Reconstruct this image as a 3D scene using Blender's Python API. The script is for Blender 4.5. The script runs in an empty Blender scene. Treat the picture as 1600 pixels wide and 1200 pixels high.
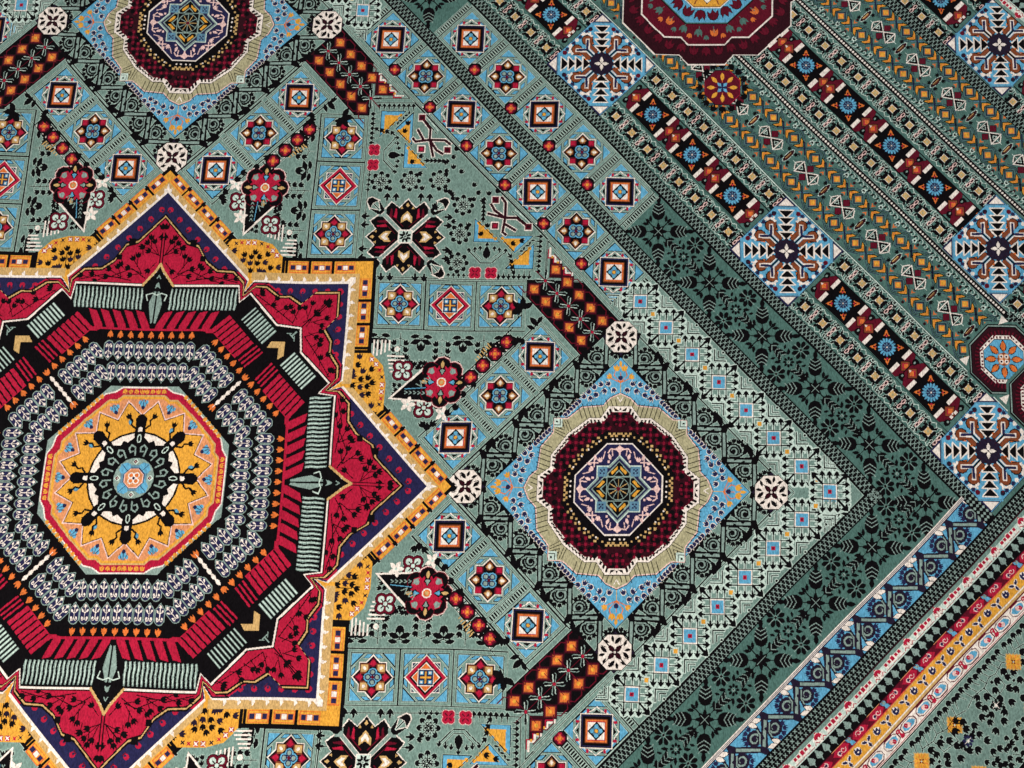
import bpy, math, random
import numpy as np
from mathutils import Matrix
# ---------------------------------------------------------------- camera, world, lamps, exposure
sc = bpy.context.scene
cam = bpy.data.objects.new('camera', bpy.data.cameras.new('camera')); sc.collection.objects.link(cam)
cam.matrix_world = Matrix([[0.999967, 0.001213, 0.008008, 0.012837], [0.0, 0.988724, -0.149751, -0.240038], [-0.0081, 0.149746, 0.988691, 1.584786], [0.0, 0.0, 0.0, 1.0]])
cam.data.sensor_width = 36.0; cam.data.lens = 36.0*1200.0/1600; cam.data.clip_start = .05; cam.data.clip_end = 100
sc.camera = cam
world = bpy.data.worlds.new('World'); sc.world = world; world.use_nodes = True
world.node_tree.nodes['Background'].inputs[0].default_value = (.86, .94, 1, 1); world.node_tree.nodes['Background'].inputs[1].default_value = .50
def lamp(name, loc, aim, power, size, col):
    l = bpy.data.lights.new(name, 'AREA'); l.energy = power; l.shape = 'RECTANGLE'; l.size = size; l.size_y = size*.6; l.color = col
    o = bpy.data.objects.new(name, l); sc.collection.objects.link(o); o.location = loc
    o.rotation_euler = (Matrix.Identity(3) @ (__import__('mathutils').Vector(aim) - o.location).to_track_quat('-Z', 'Y').to_matrix()).to_euler()
lamp('showroom_lamp', (-1.5, -1.9, 2.3), (-.2, -.3, 0), 105, 1.6, (1, .96, .90))
lamp('ceiling_lamp', (1.6, 1.6, 3.4), (.5, .3, 0), 42, 2.2, (.93, .97, 1))
vs = sc.view_settings; vs.view_transform = 'Standard'; vs.look = 'None'; vs.exposure = .0; vs.gamma = 1; vs.use_curve_mapping = False
# plan (p, q in metres) -> floor plane; the carpet lies pulled slightly out of square
PLAN = np.array([[0.987872, 0.049351, -0.772589], [-0.021562, 1.0112, -0.196623]])
# ---------------------------------------------------------------- knot canvas
# carpet plan coordinates: p, q in millimetres from the medallion centre;
# s = p + q runs along the length of the carpet, d = p - q across it.
CELL = 1.2                                   # knot size in mm
S0, S1, D0, D1 = -3330.0, 3330.0, -2480.0, 2480.0
R2 = math.sqrt(2.0)
NI = int((S1 - S0) / R2 / CELL); NJ = int((D1 - D0) / R2 / CELL)
COL = np.zeros((NI, NJ), np.uint8)
PRT = np.zeros((NI, NJ), np.uint8)
YARNS = ['sage', 'teal', 'black', 'sky', 'navy', 'crimson', 'maroon', 'cream', 'orange', 'gold', 'tan',
         'silver', 'mist', 'rust', 'aubergine', 'wine', 'olive', 'coral', 'steel', 'blush', 'celadon', 'garnet']
G, T, K, B, N, R, M, W, O, Y, C, S, L, E, U, V, A, Q, Z, H, P, D = range(22)
TGT = [COL]                                  # current target array

def aff(a=1, b=0, c=0, d=1, x=0, y=0): return np.array([[a, b, x], [c, d, y], [0, 0, 1.0]])
def at(x, y, ang=0, k=1, ky=None):
    ky = k if ky is None else ky
    r = math.radians(ang); c, s = math.cos(r), math.sin(r)
    return np.array([[c*k, -s*ky, x], [s*k, c*ky, y], [0, 0, 1.0]])
SD = aff(.5, .5, .5, -.5)                    # (s, d) -> (p, q)
TO = np.array([[1/(R2*CELL), 1/(R2*CELL), -S0/(R2*CELL)], [1/(R2*CELL), -1/(R2*CELL), -D0/(R2*CELL)], [0, 0, 1.0]])
I8 = [aff(1,0,0,1), aff(0,1,1,0), aff(-1,0,0,1), aff(0,-1,1,0), aff(1,0,0,-1), aff(0,1,-1,0), aff(-1,0,0,-1), aff(0,-1,-1,0)]
ROT4 = [aff(1,0,0,1), aff(0,-1,1,0), aff(-1,0,0,-1), aff(0,1,-1,0)]
MIR4 = [aff(), aff(0,1,1,0), aff(-1,0,0,-1), aff(0,-1,-1,0)]     # mirror in both carpet axes, in (p, q)
ONE = [aff()]
STK = [[aff()]]                                # stack of frames: several matrices at once mean symmetric copies
FIL = [None]
class sym:
    def __init__(s, l): s.l = l
    def __enter__(s): STK.append([a @ b for a in STK[-1] for b in s.l])
    def __exit__(s, *a): STK.pop()
class xf:
    def __init__(s, *m): s.m = m
    def __enter__(s):
        m = s.m[0]
        for a in s.m[1:]: m = m @ a
        STK.append([f @ m for f in STK[-1]])
    def __exit__(s, *a): STK.pop()

def raster(g, col):
    x, y = g[:, 0], g[:, 1]
    i0 = max(int(math.ceil(x.min() - .5)), 0); i1 = min(int(math.floor(x.max() - .5)), NI - 1)
    j0 = max(int(math.ceil(y.min() - .5)), 0); j1 = min(int(math.floor(y.max() - .5)), NJ - 1)
    if i1 < i0 or j1 < j0: return
    xs = np.arange(i0, i1 + 1) + .5; ys = np.arange(j0, j1 + 1) + .5
    x2 = np.roll(x, -1); y2 = np.roll(y, -1)
    keep = np.abs(x2 - x) > 1e-9; xa, ya, xb, yb = x[keep], y[keep], x2[keep], y2[keep]
    ins = np.zeros((len(xs), len(ys)), bool)
    cr = (xs[:, None] >= np.minimum(xa, xb)) & (xs[:, None] < np.maximum(xa, xb))
    yc = ya + (xs[:, None] - xa) / (xb - xa) * (yb - ya)
    for e in range(len(xa)):
        r = np.nonzero(cr[:, e])[0]
        if len(r): ins[r] ^= ys[None, :] > yc[r, e][:, None]
    t = TGT[0][i0:i1+1, j0:j1+1]
    if FIL[0] is not None: ins &= FIL[0][i0:i1+1, j0:j1+1]
    t[ins] = col

def poly(pts, col):
    pts = np.asarray(pts, float); h = np.c_[pts, np.ones(len(pts))].T
    for m in STK[-1]: raster((TO @ m @ h)[:2].T, col)
def ring(pts, w, col):                        # outline of a closed polygon
    pts = [tuple(p) for p in pts]; line(pts + [pts[0]], w, col)
def line(pts, w, col):
    pts = np.asarray(pts, float)
    for a, b in zip(pts[:-1], pts[1:]):
        v = b - a; l = math.hypot(*v)
        if l < 1e-9: continue
        u = v / l * w / 2; n = np.array([-u[1], u[0]])
        poly([a - u*.6 + n, b + u*.6 + n, b + u*.6 - n, a - u*.6 - n], col)
def curve(pts, w, col):                       # one ribbon polygon along a bent path
    p = np.asarray(pts, float); t = np.gradient(p, axis=0); t /= np.maximum(np.hypot(t[:, 0], t[:, 1]), 1e-9)[:, None]
    n = np.c_[-t[:, 1], t[:, 0]]; ww = (np.asarray(w, float) * np.ones(len(p)) / 2)[:, None]
    poly(np.r_[p + n*ww, (p - n*ww)[::-1]], col)
def ell(x, y, rx, ry=None, col=K, ang=0, n=10):
    ry = rx if ry is None else ry; r = math.radians(ang); a = np.arange(n) * 2 * math.pi / n + .2
    cx, cy = rx*np.cos(a), ry*np.sin(a)
    poly(np.c_[x + cx*math.cos(r) - cy*math.sin(r), y + cx*math.sin(r) + cy*math.cos(r)], col)
def box(x0, y0, x1, y1, col): poly([(x0, y0), (x1, y0), (x1, y1), (x0, y1)], col)
def sq(x, y, h, col): box(x-h, y-h, x+h, y+h, col)
def dia(x, y, h, col): poly([(x-h, y), (x, y-h), (x+h, y), (x, y+h)], col)
def mir(pts): return [(x, y) for x, y in pts]
def oct8(half):                               # octant outline (p major, from axis to diagonal) -> full closed polygon
    o = [(x, y) for x, y in half]; q = o + [(y, x) for x, y in o[::-1] if abs(x - y) > .5]
    full = []
    for k in range(4):
        c, s_ = [(1, 0), (0, 1), (-1, 0), (0, -1)][k]
        qq = q if True else q
        full += [(x*c - y*s_, x*s_ + y*c) for x, y in qq]
    return full
def octo(r, t=.4142): return [(r, -r*t), (r, r*t), (r*t, r), (-r*t, r), (-r, r*t), (-r, -r*t), (-r*t, -r), (r*t, -r)]

TUL = np.array([(0,-.55),(.34,-.42),(.52,-.05),(.5,.5),(.24,.18),(0,.62),(-.24,.18),(-.5,.5),(-.52,-.05),(-.34,-.42)])
ARW = np.array([(0,.62),(.3,.3),(.55,-.22),(.18,-.08),(.12,-.55),(-.12,-.55),(-.18,-.08),(-.55,-.22),(-.3,.3)])
LEA = np.array([(0,.6),(.2,.3),(.28,0),(.16,-.35),(0,-.55),(-.16,-.35),(-.28,0),(-.2,.3)])
def stamp(shape, x, y, ang, k, col):
    with xf(at(x, y, ang, k)): poly(shape, col)
def tul(x, y, ang, k, col=K): stamp(TUL, x, y, ang - 90, k, col)      # opens towards ang
def arw(x, y, ang, k, col=K): stamp(ARW, x, y, ang - 90, k, col)
def lea(x, y, ang, k, col=K): stamp(LEA, x, y, ang - 90, k, col)
def bud(x, y, ang, l, k, col=K, w=1.6):       # stem from x, y and a tulip bud at its end
    r = math.radians(ang); ex, ey = x + l*math.cos(r), y + l*math.sin(r)
    line([(x, y), (ex, ey)], w, col); tul(ex, ey, ang, k, col)
def stalk(x, y, ang, l, k, col=K, w=1.6):     # stem with an arrow bud
    r = math.radians(ang); ex, ey = x + l*math.cos(r), y + l*math.sin(r)
    line([(x, y), (ex, ey)], w, col); arw(ex, ey, ang, k, col)
def petals(n, r0, r1, wd, col, off=0):
    for k in range(n):
        a = off + 360*k/n; r = math.radians(a); m = (r0 + r1)/2
        ell(m*math.cos(r), m*math.sin(r), (r1 - r0)/2, wd/2, col, a, 8)
def spiral(x, y, r, turns, a0, w, col, hand=1):
    n = int(12*turns) + 2; t = np.linspace(0, 1, n); a = math.radians(a0) + hand*t*turns*2*math.pi; rr = r*(1 - .75*t)
    line(np.c_[x + rr*np.cos(a), y + rr*np.sin(a)], w, col)
def outl(shape, col, edge, w):                # filled shape with an outline
    poly(shape, col); ring(shape, w, edge)

# ---------------------------------------------------------------- tiles
def tile_frame():
    sq(0, 0, 53.7, G)
    ring([(-53, -53), (53, -53), (53, 53), (-53, 53)], 1.5, K)
    ring([(-45.5, -45.5), (45.5, -45.5), (45.5, 45.5), (-45.5, 45.5)], 1.5, K)
    with sym(ROT4):
        tri = [(44, 44), (44, 20), (20, 44)]; poly(tri, B); line([(45, 19), (19, 45)], 1.5, K)
        for m in (1, -1):
            par = [(m*1, 43.5), (m*13, 43.5), (m*21, 36), (m*9, 36)]; poly(par, B); ring(par, 1.3, K)
def flower_core(o):
    for k in range(4):
        a = math.radians(o + 90*k); ell(9.5*math.cos(a), 9.5*math.sin(a), 10, 9, K)
    for k in range(4):
        a = math.radians(o + 90*k); x, y = 9*math.cos(a), 9*math.sin(a); ell(x, y, 9.3, 8.6, B)
    for k in range(4):
        a = math.radians(o + 90*k); x, y = 9*math.cos(a), 9*math.sin(a); ell(x, y, 6.6, 6, N, n=12)
        ell(x*1.05, y*1.05, 4.2, 4, S)
    ell(0, 0, 3.5, None, M)
def star8(tip, half, g=0):
    c = half - g; t = tip - half
    return oct8([(tip, 0), (half, min(t, half)), (half, half)])
def star_motif(kind):
    poly(star8(43, 28.5), W); poly(star8(40.5, 26.8), K)
    tipc, corc = (C, R) if kind == 0 else (R, C)
    with sym(ROT4):
        poly([(26, -9), (37, 0), (26, 9), (19, 4), (19, -4)], E if kind == 0 else M)
        poly([(25, -7), (34, 0), (25, 7), (20, 0)], tipc)
        if kind == 0:
            ell(27, 0, 4.5, 3, W); box(12, 12, 25.5, 25.5, M); box(15, 15, 25.5, 25.5, R)
        else:
            box(7, 7, 25, 25, E); box(10, 10, 24, 24, corc); ell(17, 17, 4, 3, W, 45)
    ell(0, 0, 17, 17, K)
    flower_core(45 if kind == 0 else 0)
def square_motif():
    sq(0, 0, 32, W); sq(0, 0, 30.3, K); sq(0, 0, 29, N); sq(0, 0, 27, K); sq(0, 0, 22, E); sq(0, 0, 20, O); sq(0, 0, 17.5, R); sq(0, 0, 16.5, W)
    with sym(ROT4):
        tri = [(32, -15), (44, 0), (32, 15)]; line([(33, -22), (36, -12), (38, -8), (45, 0), (38, 8), (36, 12), (33, 22)], 1.8, W)
        poly([(33.5, -8), (40, 0), (33.5, 8)], K); ell(37, 17, 4, 3, R); ell(37, -17, 4, 3, R)
        box(35, 2, 35.6, 12, K)
    dia(0, 0, 17.5, K)
    for a in (0, 90, 180, 270): ell(8.5*math.cos(math.radians(a)), 8.5*math.sin(math.radians(a)), 4.2, 4.2, B)
    for a in (45, 135, 225, 315): ell(6.5*math.cos(math.radians(a)), 6.5*math.sin(math.radians(a)), 2.6, 2.6, Z)
    ell(0, 0, 3.6, None, Y)
def diamond_motif():
    sq(0, 0, 29, W); sq(0, 0, 27.4, N)
    with sym(ROT4): line([(20, 27), (27, 20)], 1.5, L); line([(13, 27), (27, 13)], 1.5, K)
    dia(0, 0, 43, W); dia(0, 0, 41, R); dia(0, 0, 33, K); dia(0, 0, 29, W)
    dia(0, 0, 26.5, O); sq(0, 0, 16, W); sq(0, 0, 14.6, N)
    for x in (-8.5, 8.5):
        for y in (-8.5, 8.5): sq(x, y, 3.6, B); sq(x, y, 2, W)
    box(-11, -1.6, 11, 1.6, Y); box(-1.6, -11, 1.6, 11, Y)
def tile(p, q, kind, rot):                    # rot 45 for tiles of the diagonal rows
    with xf(at(p, q)):
        with xf(at(0, 0, rot)): tile_frame()
        if kind == 'star': star_motif(0)
        elif kind == 'star2': star_motif(1)
        elif kind == 'square': square_motif()
        else: diamond_motif()
def red_dot(x, y, r=15):
    with xf(at(x, y, 0, r/15)):
        for a in (0, 90, 180, 270):
            with xf(at(0, 0, a)): poly([(12, -4), (18, 0), (12, 4)], W)
        poly(octo(14.5), K); poly(octo(12.5), V); poly(octo(10.5), M)
        for a in (0, 90, 180, 270):
            with xf(at(0, 0, a)): box(0, -3.2, 10.5, 3.2, R); box(0, -2, 7.5, 2, O)
        sq(0, 0, 5.2, R); sq(0, 0, 4, O); sq(0, 0, 1.8, Y)
def ladder(s0, s1, d, w=9):                   # in (s, d): rungs across a narrow bar
    with xf(SD):
        box(s0, d - w - 2, s1, d + w + 2, G)
        box(s0, d - w - 1.6, s1, d - w + .2, K); box(s0, d + w - .2, s1, d + w + 1.6, K)
        n = int((s1 - s0 - 10) / 8.4)
        for k in range(n): x = s0 + 7 + k*8.4; box(x, d - w + 2, x + 4.6, d + w - 2, K)
def lattice(x0, x1, y0, y1, ink=T, cut=None):   # in a frame with x along the stripe
    box(x0, y0, x1, y1, K)
    pit = 15.4; h = (y1 - y0); rows = [y0 + h*f for f in (.2, .5, .8)]
    for ri, y in enumerate(rows):
        n = int((x1 - x0) / pit)
        for k in range(n):
            x = x0 + (k + (.5 if ri % 2 else 0) + .25) * pit
            poly([(x-5.2, y-3.4), (x-3.4, y-5.2), (x, y-1.7), (x+3.4, y-5.2), (x+5.2, y-3.4), (x+1.7, y), (x+5.2, y+3.4), (x+3.4, y+5.2), (x, y+1.7), (x-3.4, y+5.2), (x-5.2, y+3.4), (x-1.7, y)], ink)
# ---------------------------------------------------------------- field of the carpet
def scroll(col_line, col_edge, leafc, flowc, k0, k1, wide=5.2):
    # zigzag leaf scroll along x (s direction) inside a band 82-90 wide, drawn in local p, q axes
    for k in range(k0, k1):
        for half in (0, 1):
            with xf(at(31 - 62*k, -62*k)):
                if half:
                    with xf(at(-31, 0), aff(-1, 0, 0, -1), at(31, 0)): scroll_half(col_line, col_edge, leafc, flowc)
                else: scroll_half(col_line, col_edge, leafc, flowc)
def scroll_half(cl, ce, lc, fc):
    # outer corner at the origin; arms up (+q) and left (-p)
    poly([(-6, 36), (-6.5, 8), (-5, -4), (5, -9), (8, 6), (5.5, 36)], ce)
    poly([(4, -9), (-4, 6.5), (-20, 6.5), (-36, 6), (-36, -5.5), (-24, -6), (-6, -5)], ce)
    poly([(-3.2, 36), (-3.2, 7), (2.6, 6), (2.6, 36)], cl)
    poly([(-36, 3), (-36, -2.6), (-7, -2.4), (-7, 3)], cl)
    poly([(8, 4), (13, -6), (11, -11), (2, -8)], ce)
    spiral(-19, 19, 14.5, 1.45, 10, 9.5, ce); ell(-19, 19, 12.5, 12.5, cl if lc == K else ce, 0, 14); spiral(-19, 19, 11.5, 1.2, 10, 3.4, ce if lc == K else cl); ell(-18.5, 19, 4.6, 4.6, ce)
    line([(-9, 12), (-8.5, 30), (-15, 40), (-24, 44)], 5.6, ce); line([(-9, 12), (-9, 28), (-15, 37)], 2.4, cl)
    for x, y in ((-38, 30), (-40, 20), (-35, 11), (-32, 38)): tul(x, y, math.degrees(math.atan2(y-20, x+19)), 9.5, fc)
    lea(17, 8, 15, 22, ce); lea(17, 8, 15, 18, lc); lea(-24, 45, 165, 22, ce); lea(-24, 45, 165, 18, lc)
def field():
    with sym(ONE):
        with xf(SD):
            box(-1352, -1352, 1352, 1352, G)
    # rows of tiles round the edge
    with sym(ROT4):
        with xf(SD):
            box(1350, -1502, 1502, 1502, G)
            box(1350, -1352, 1352.6, 1352, K); box(1359, -1359, 1361, 1359, K)
        for k in range(-3, 4): tile(*pq(1430, 8 + 172.5*k), 'square' if k % 2 else 'star', 45)
        for k in range(-4, 4): ladder(1358, 1500, 8 + 172.5*(k+.5))
        for k in range(-3, 3): red_dot(*pq(1374, 8 + 172.5*(k+.5)))
        with xf(SD): box(1499, -1504, 1502.4, 1504, K)
        for sg in (1, -1):
            for k in range(8): square_sprig(*pq(1427, sg*(647 + 112.6*k)), sg, k)
    field_inner()
def pq(s, d): return ((s + d)/2, (s - d)/2)
def square_sprig(p, q, sg, k):
    with xf(at(p, q), aff() if sg > 0 else aff(0, 1, 1, 0)):
        last = k == 7
        for ang in (0, 90, 180, 270):
            with xf(at(0, 0, ang)):
                for y in (-15, 0, 15):
                    line([(13, y), (27, y)], 6, L); tul(33, y, 180, 19, L)
        for ang in ((45, 225) if not last else (45, 225, -45)):
            with xf(at(0, 0, ang)):
                line([(17, 0), (36, 0)], 8, L); arw(42, 0, 0, 22, L)
        for ang in (0, 90, 180, 270):
            with xf(at(0, 0, ang)):
                for y in (-15, 0, 15):
                    line([(13, y), (29, y)], 1.8, K); arw(33, y, 0, 13, K)
                for y in (-7.5, 7.5): box(17, y-3, 25, y+3, G)
        for ang in ((45, 225) if not last else (45, 225, -45)):
            with xf(at(0, 0, ang)): line([(17, 0), (40, 0)], 4.2, K); arw(42, 0, 0, 17, K)
        sq(0, 0, 16, K); sq(0, 0, 14.5, W); sq(0, 0, 12.3, B); sq(0, 0, 4, R); sq(0, 0, 1.6, M)
        if not last: sq(28, -28, 6.4, L); sq(28, -28, 4.8, Y)
        # nested angles on both sides
        for m in (1, -1):
            with xf(at(0, 0, 0 if m > 0 else 180)):
                with xf(at(56, -2)) if not last else xf(at(0, 56, 90)):
                    for w, c in ((6, L), (2.4, K)):
                        for o in (0, 8): line([(o - 10, 14 - o*.4), (o - 10, -10 + o), (14 - o*.4, -10 + o)], w if o == 0 else w*.8, c)
                    ell(8, 8, 4.2, None, L); ell(8, 8, 2.6, None, K)
def foliage(poly_pts, step, size, seed, ang=None, col=K):
    # scattered little buds inside a convex outline (deterministic, jittered rows)
    rnd = random.Random(seed); P = np.array(poly_pts, float)
    x0, y0 = P.min(0); x1, y1 = P.max(0); y = y0 + step*.5; r = 0
    while y < y1:
        x = x0 + step*(.5 if r % 2 else .1)
        while x < x1:
            px_, py_ = x + rnd.uniform(-.12, .12)*step, y + rnd.uniform(-.12, .12)*step
            ok = True; n = len(P); sgn = 0
            for i in range(n):
                a, b = P[i], P[(i+1) % n]; cr = (b[0]-a[0])*(py_-a[1]) - (b[1]-a[1])*(px_-a[0])
                l = math.hypot(*(b-a)); dd = cr/l
                if sgn == 0: sgn = 1 if np.cross(P[1]-P[0], P[2]-P[1]) > 0 else -1
                if dd*sgn < size*.55: ok = False; break
            if ok:
                a = (ang if ang is not None else rnd.choice((90, 90, 60, 120, 30, 150))) + rnd.uniform(-15, 15)
                bud(px_ - math.cos(math.radians(a))*size*.8, py_ - math.sin(math.radians(a))*size*.8, a, size*.8, size, col, 1.3)
            x += step
        y += step*.86; r += 1
def clover(x, y, k, rim, core):
    with xf(at(x, y, 0, k)):
        for a in (45, 135, 225, 315): ell(7*math.cos(math.radians(a)), 7*math.sin(math.radians(a)), 7.6, None, H if rim == R else K)
        for a in (45, 135, 225, 315): ell(7*math.cos(math.radians(a)), 7*math.sin(math.radians(a)), 6.7, None, rim)
        for a in (45, 135, 225, 315): ell(7*math.cos(math.radians(a)), 7*math.sin(math.radians(a)), 3.8 if core == L else 1.6, None, core)
        for a in (45, 135, 225, 315):
            with xf(at(0, 0, a)): box(2, -.7, 7, .7, core if core != L else K)
        ell(0, 0, 2.4, None, rim if core != L else L)
def rosette_dark(x, y, k=1.0, g=L):
    with xf(at(x, y, 0, k)):
        for j in range(8):
            a = 45*j; r = math.radians(a); tul(18*math.cos(r), 18*math.sin(r), a + 180, 10.5, K)
            line([(4*math.cos(r), 4*math.sin(r)), (14*math.cos(r), 14*math.sin(r))], 1.2, K)
        petals(8, 4, 12, 4.6, K, 22.5); petals(8, 6, 9.5, 2.2, g, 22.5); ell(0, 0, 3.6, None, K); ell(0, 0, 1.5, None, g)

def field_inner():
    # ladder and tiles that run round the star
    with sym(ROT4):
        for sg in (0, 1):
            m = aff() if not sg else aff(1, 0, 0, -1)
        for (s_, kind) in ((1092, 'square'), (927, 'star'), (758, 'square')):
            for sg in (1, -1):
                p, q = pq(s_, 562)
                tile(p, q*sg, kind, 45)
    with sym(I8):
        with xf(SD):
            box(680, 484, 1190, 487, K); box(680, 638, 1180, 640.5, K); box(690, 646, 1180, 648, K)
        ladder_s(488, 638, 843); ladder_s(488, 638, 1010)
    # axis tiles beside the corner panels
    with sym(I8):
        for i, kind in enumerate(('star2', 'diamond', 'star2')): tile(524 + 107.5*i, 371, kind, 0)
        line([(470, 317), (792, 317)], 2, K); line([(470, 313), (792, 313)], 1.2, S); line([(792, 317), (792, 425)], 1.5, K)
    corner_panel(); lozenge(); flower_corner(); satellite(); star()
def ladder_s(d0, d1, s_, w=9):
    with xf(SD):
        box(s_ - w - 2, d0, s_ + w + 2, d1, G)
        box(s_ - w - 1.6, d0, s_ - w + .2, d1, K); box(s_ + w - .2, d0, s_ + w + 1.6, d1, K)
        n = int((d1 - d0 - 10) / 8.4)
        for k in range(n): x = d0 + 7 + k*8.4; box(s_ - w + 2, x, s_ + w - 2, x + 4.6, K)

def corner_panel():
    pan = [(436, 427), (830, 427), (830, 517), (526, 822), (436, 822)]
    with sym(ROT4):
        poly(pan, G); ring([(437, 428), (830, 428), (830, 519), (527, 822), (437, 822)], 1.8, K)
        with xf(at(527, 518)):
            # the saltire flower
            e = oct8([(86, 0), (66, 18), (80, 36), (62, 50), (86, 66), (60, 60)])
            poly(e, W); poly([(x*.965, y*.965) for x, y in e], K)
            with sym(ROT4):
                with xf(at(0, 0, 45)):
                    line([(84, 0), (112, 0)], 5, L); line([(86, 0), (112, 0)], 2, K)
                    poly([(100, -16), (120, -8), (124, 0), (120, 8), (100, 16), (106, 0)], W); poly([(102, -12), (118, -7), (121, 0), (118, 7), (102, 12), (107, 0)], K)
                    line([(13, 0), (72, 0)], 10, W); line([(13, 0), (72, 0)], 6.8, S); line([(66, 0), (76, 9)], 5, S); line([(66, 0), (76, -9)], 5, S)
                    line([(15, 7.5), (70, 7.5)], 2.4, K); line([(15, -7.5), (70, -7.5)], 2.4, K)
                    line([(20, 11), (62, 11)], 1.5, M); line([(20, -11), (62, -11)], 1.5, M)
                poly([(30, -12), (44, -12), (58, 0), (44, 12), (30, 12), (38, 0)], C); poly([(36, -7), (43, -8), (53, 0), (43, 8), (36, 7), (43, 0)], W)
                poly([(70, -4), (77, 0), (70, 4), (66, 0)], C); poly([(62, 9), (68, 12), (62, 15)], C); poly([(62, -9), (68, -12), (62, -15)], C)
                for y in (24, 34):
                    for m in (1, -1): poly([(40, m*(y-3)), (60, m*(y-2)), (64, m*(y+1)), (44, m*(y+4))], M if y == 34 else R)
                for y in (-46, -27, 27, 46):
                    line([(74, y), (86, y)], 1.3, K); arw(89, y, 0, 16, K)
            sq(0, 0, 15, W); sq(0, 0, 13, L)
            for a in range(8): lea(8*math.cos(math.radians(45*a+22)), 8*math.sin(math.radians(45*a+22)), 45*a+22, 10, K)
            sq(0, 0, 1.5, K)
    with sym(I8):
        for x, y in ((642, 464), (643, 528), (646, 592)): rosette_dark(x, y, 1.02)
        for k in range(8): arw(822 - 8, 448 + 11*k, 0, 11, K); line([(804, 448 + 11*k), (812, 448+11*k)], 1.2, K)
        for k in range(9): arw(796 - 11*k, 436, -90, 11, K); line([(796 - 11*k, 440), (796-11*k, 448)], 1.2, K)
        for k in range(5): arw(668 - 11*k, 436, 90, 9, K)
        clover(680, 443, 1.1, R, M); clover(714, 443, 1.1, R, M)
        for tri in (((673, 563), (673, 511), (729, 511)), ((725, 526), (800, 526), (762, 488)), ((802, 508), (803, 453), (744, 453))):
            c = np.mean(tri, 0); poly(tri, B)
            with xf(at(*(c*1.0 + (np.array(tri[1]) - c)*-.12), 0)):
                t2 = (np.array(tri) - c)*.66
                poly(t2, Y)
                for k in range(5): ell(*(t2[0]*(1-k/4) + t2[2]*k/4)*1.0, 4, 4, Y)
            ring(tri, 1.6, K)
        line([(666, 489), (691, 465), (713, 465), (740, 488)], 2.2, K); line([(672, 493), (693, 472), (711, 472), (734, 492)], 1.4, K)
        for x, y in ((664, 494), (677, 497), (688, 499), (718, 499), (729, 496), (742, 494)): stalk(x, y-8, 90, 6, 10, K)
        lea(702, 488, 90, 26, K); tul(702, 484, 90, 16, K); arw(702, 505, 90, 10, K)
        for k in range(4): arw(752 + 3*k, 478 - 12*k + 4, -45, 12, K); line([(746+3*k, 486 - 12*k+4), (750+3*k, 480-12*k+4)], 1.2, K)
        for k in range(6): arw(690, 561 + 9*k, 90, 12, K)
        for k in range(5): lea(775 + 6*k, 492 + 6*k, 10 + 70*(k % 2), 9, K)
        for x, y, a in ((700, 620, 90), (716, 626, 60), (690, 604, 120), (770, 520, 0), (668, 606, 90), (700, 548, 90), (690, 530, 120), (664, 640, 45), (672, 626, 0), (752, 512, 20), (660, 548, 90), (612, 622, 45), (618, 610, 20), (584, 588, 90), (622, 560, 0), (620, 490, 0)): bud(x, y - 5, a, 6, 11, K, 1.3)
        # twin stemmed dark red tree lying along the edge
        T_ = [((737, 566), (737, 600), (728, 612)), ((737, 566), (714, 582), (706, 596)), ((737, 566), (700, 575)), ((737, 566), (733, 534), (740, 528)), ((737, 552), (760, 538)), ((737, 566), (762, 566), (785, 548))]
        for l in T_: line(l, 9, W)
        for x, y in ((716, 548), (788, 546), (715, 606)): sq(x, y, 9, W)
        for l in T_: line(l, 5.6, V)
        for x, y in ((716, 548), (788, 546), (715, 606)): sq(x, y, 7, M); sq(x, y, 3.6, R if x == 716 else V)
        line([(752, 580), (784, 552)], 2, K); line([(758, 584), (790, 556)], 2, L)

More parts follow.
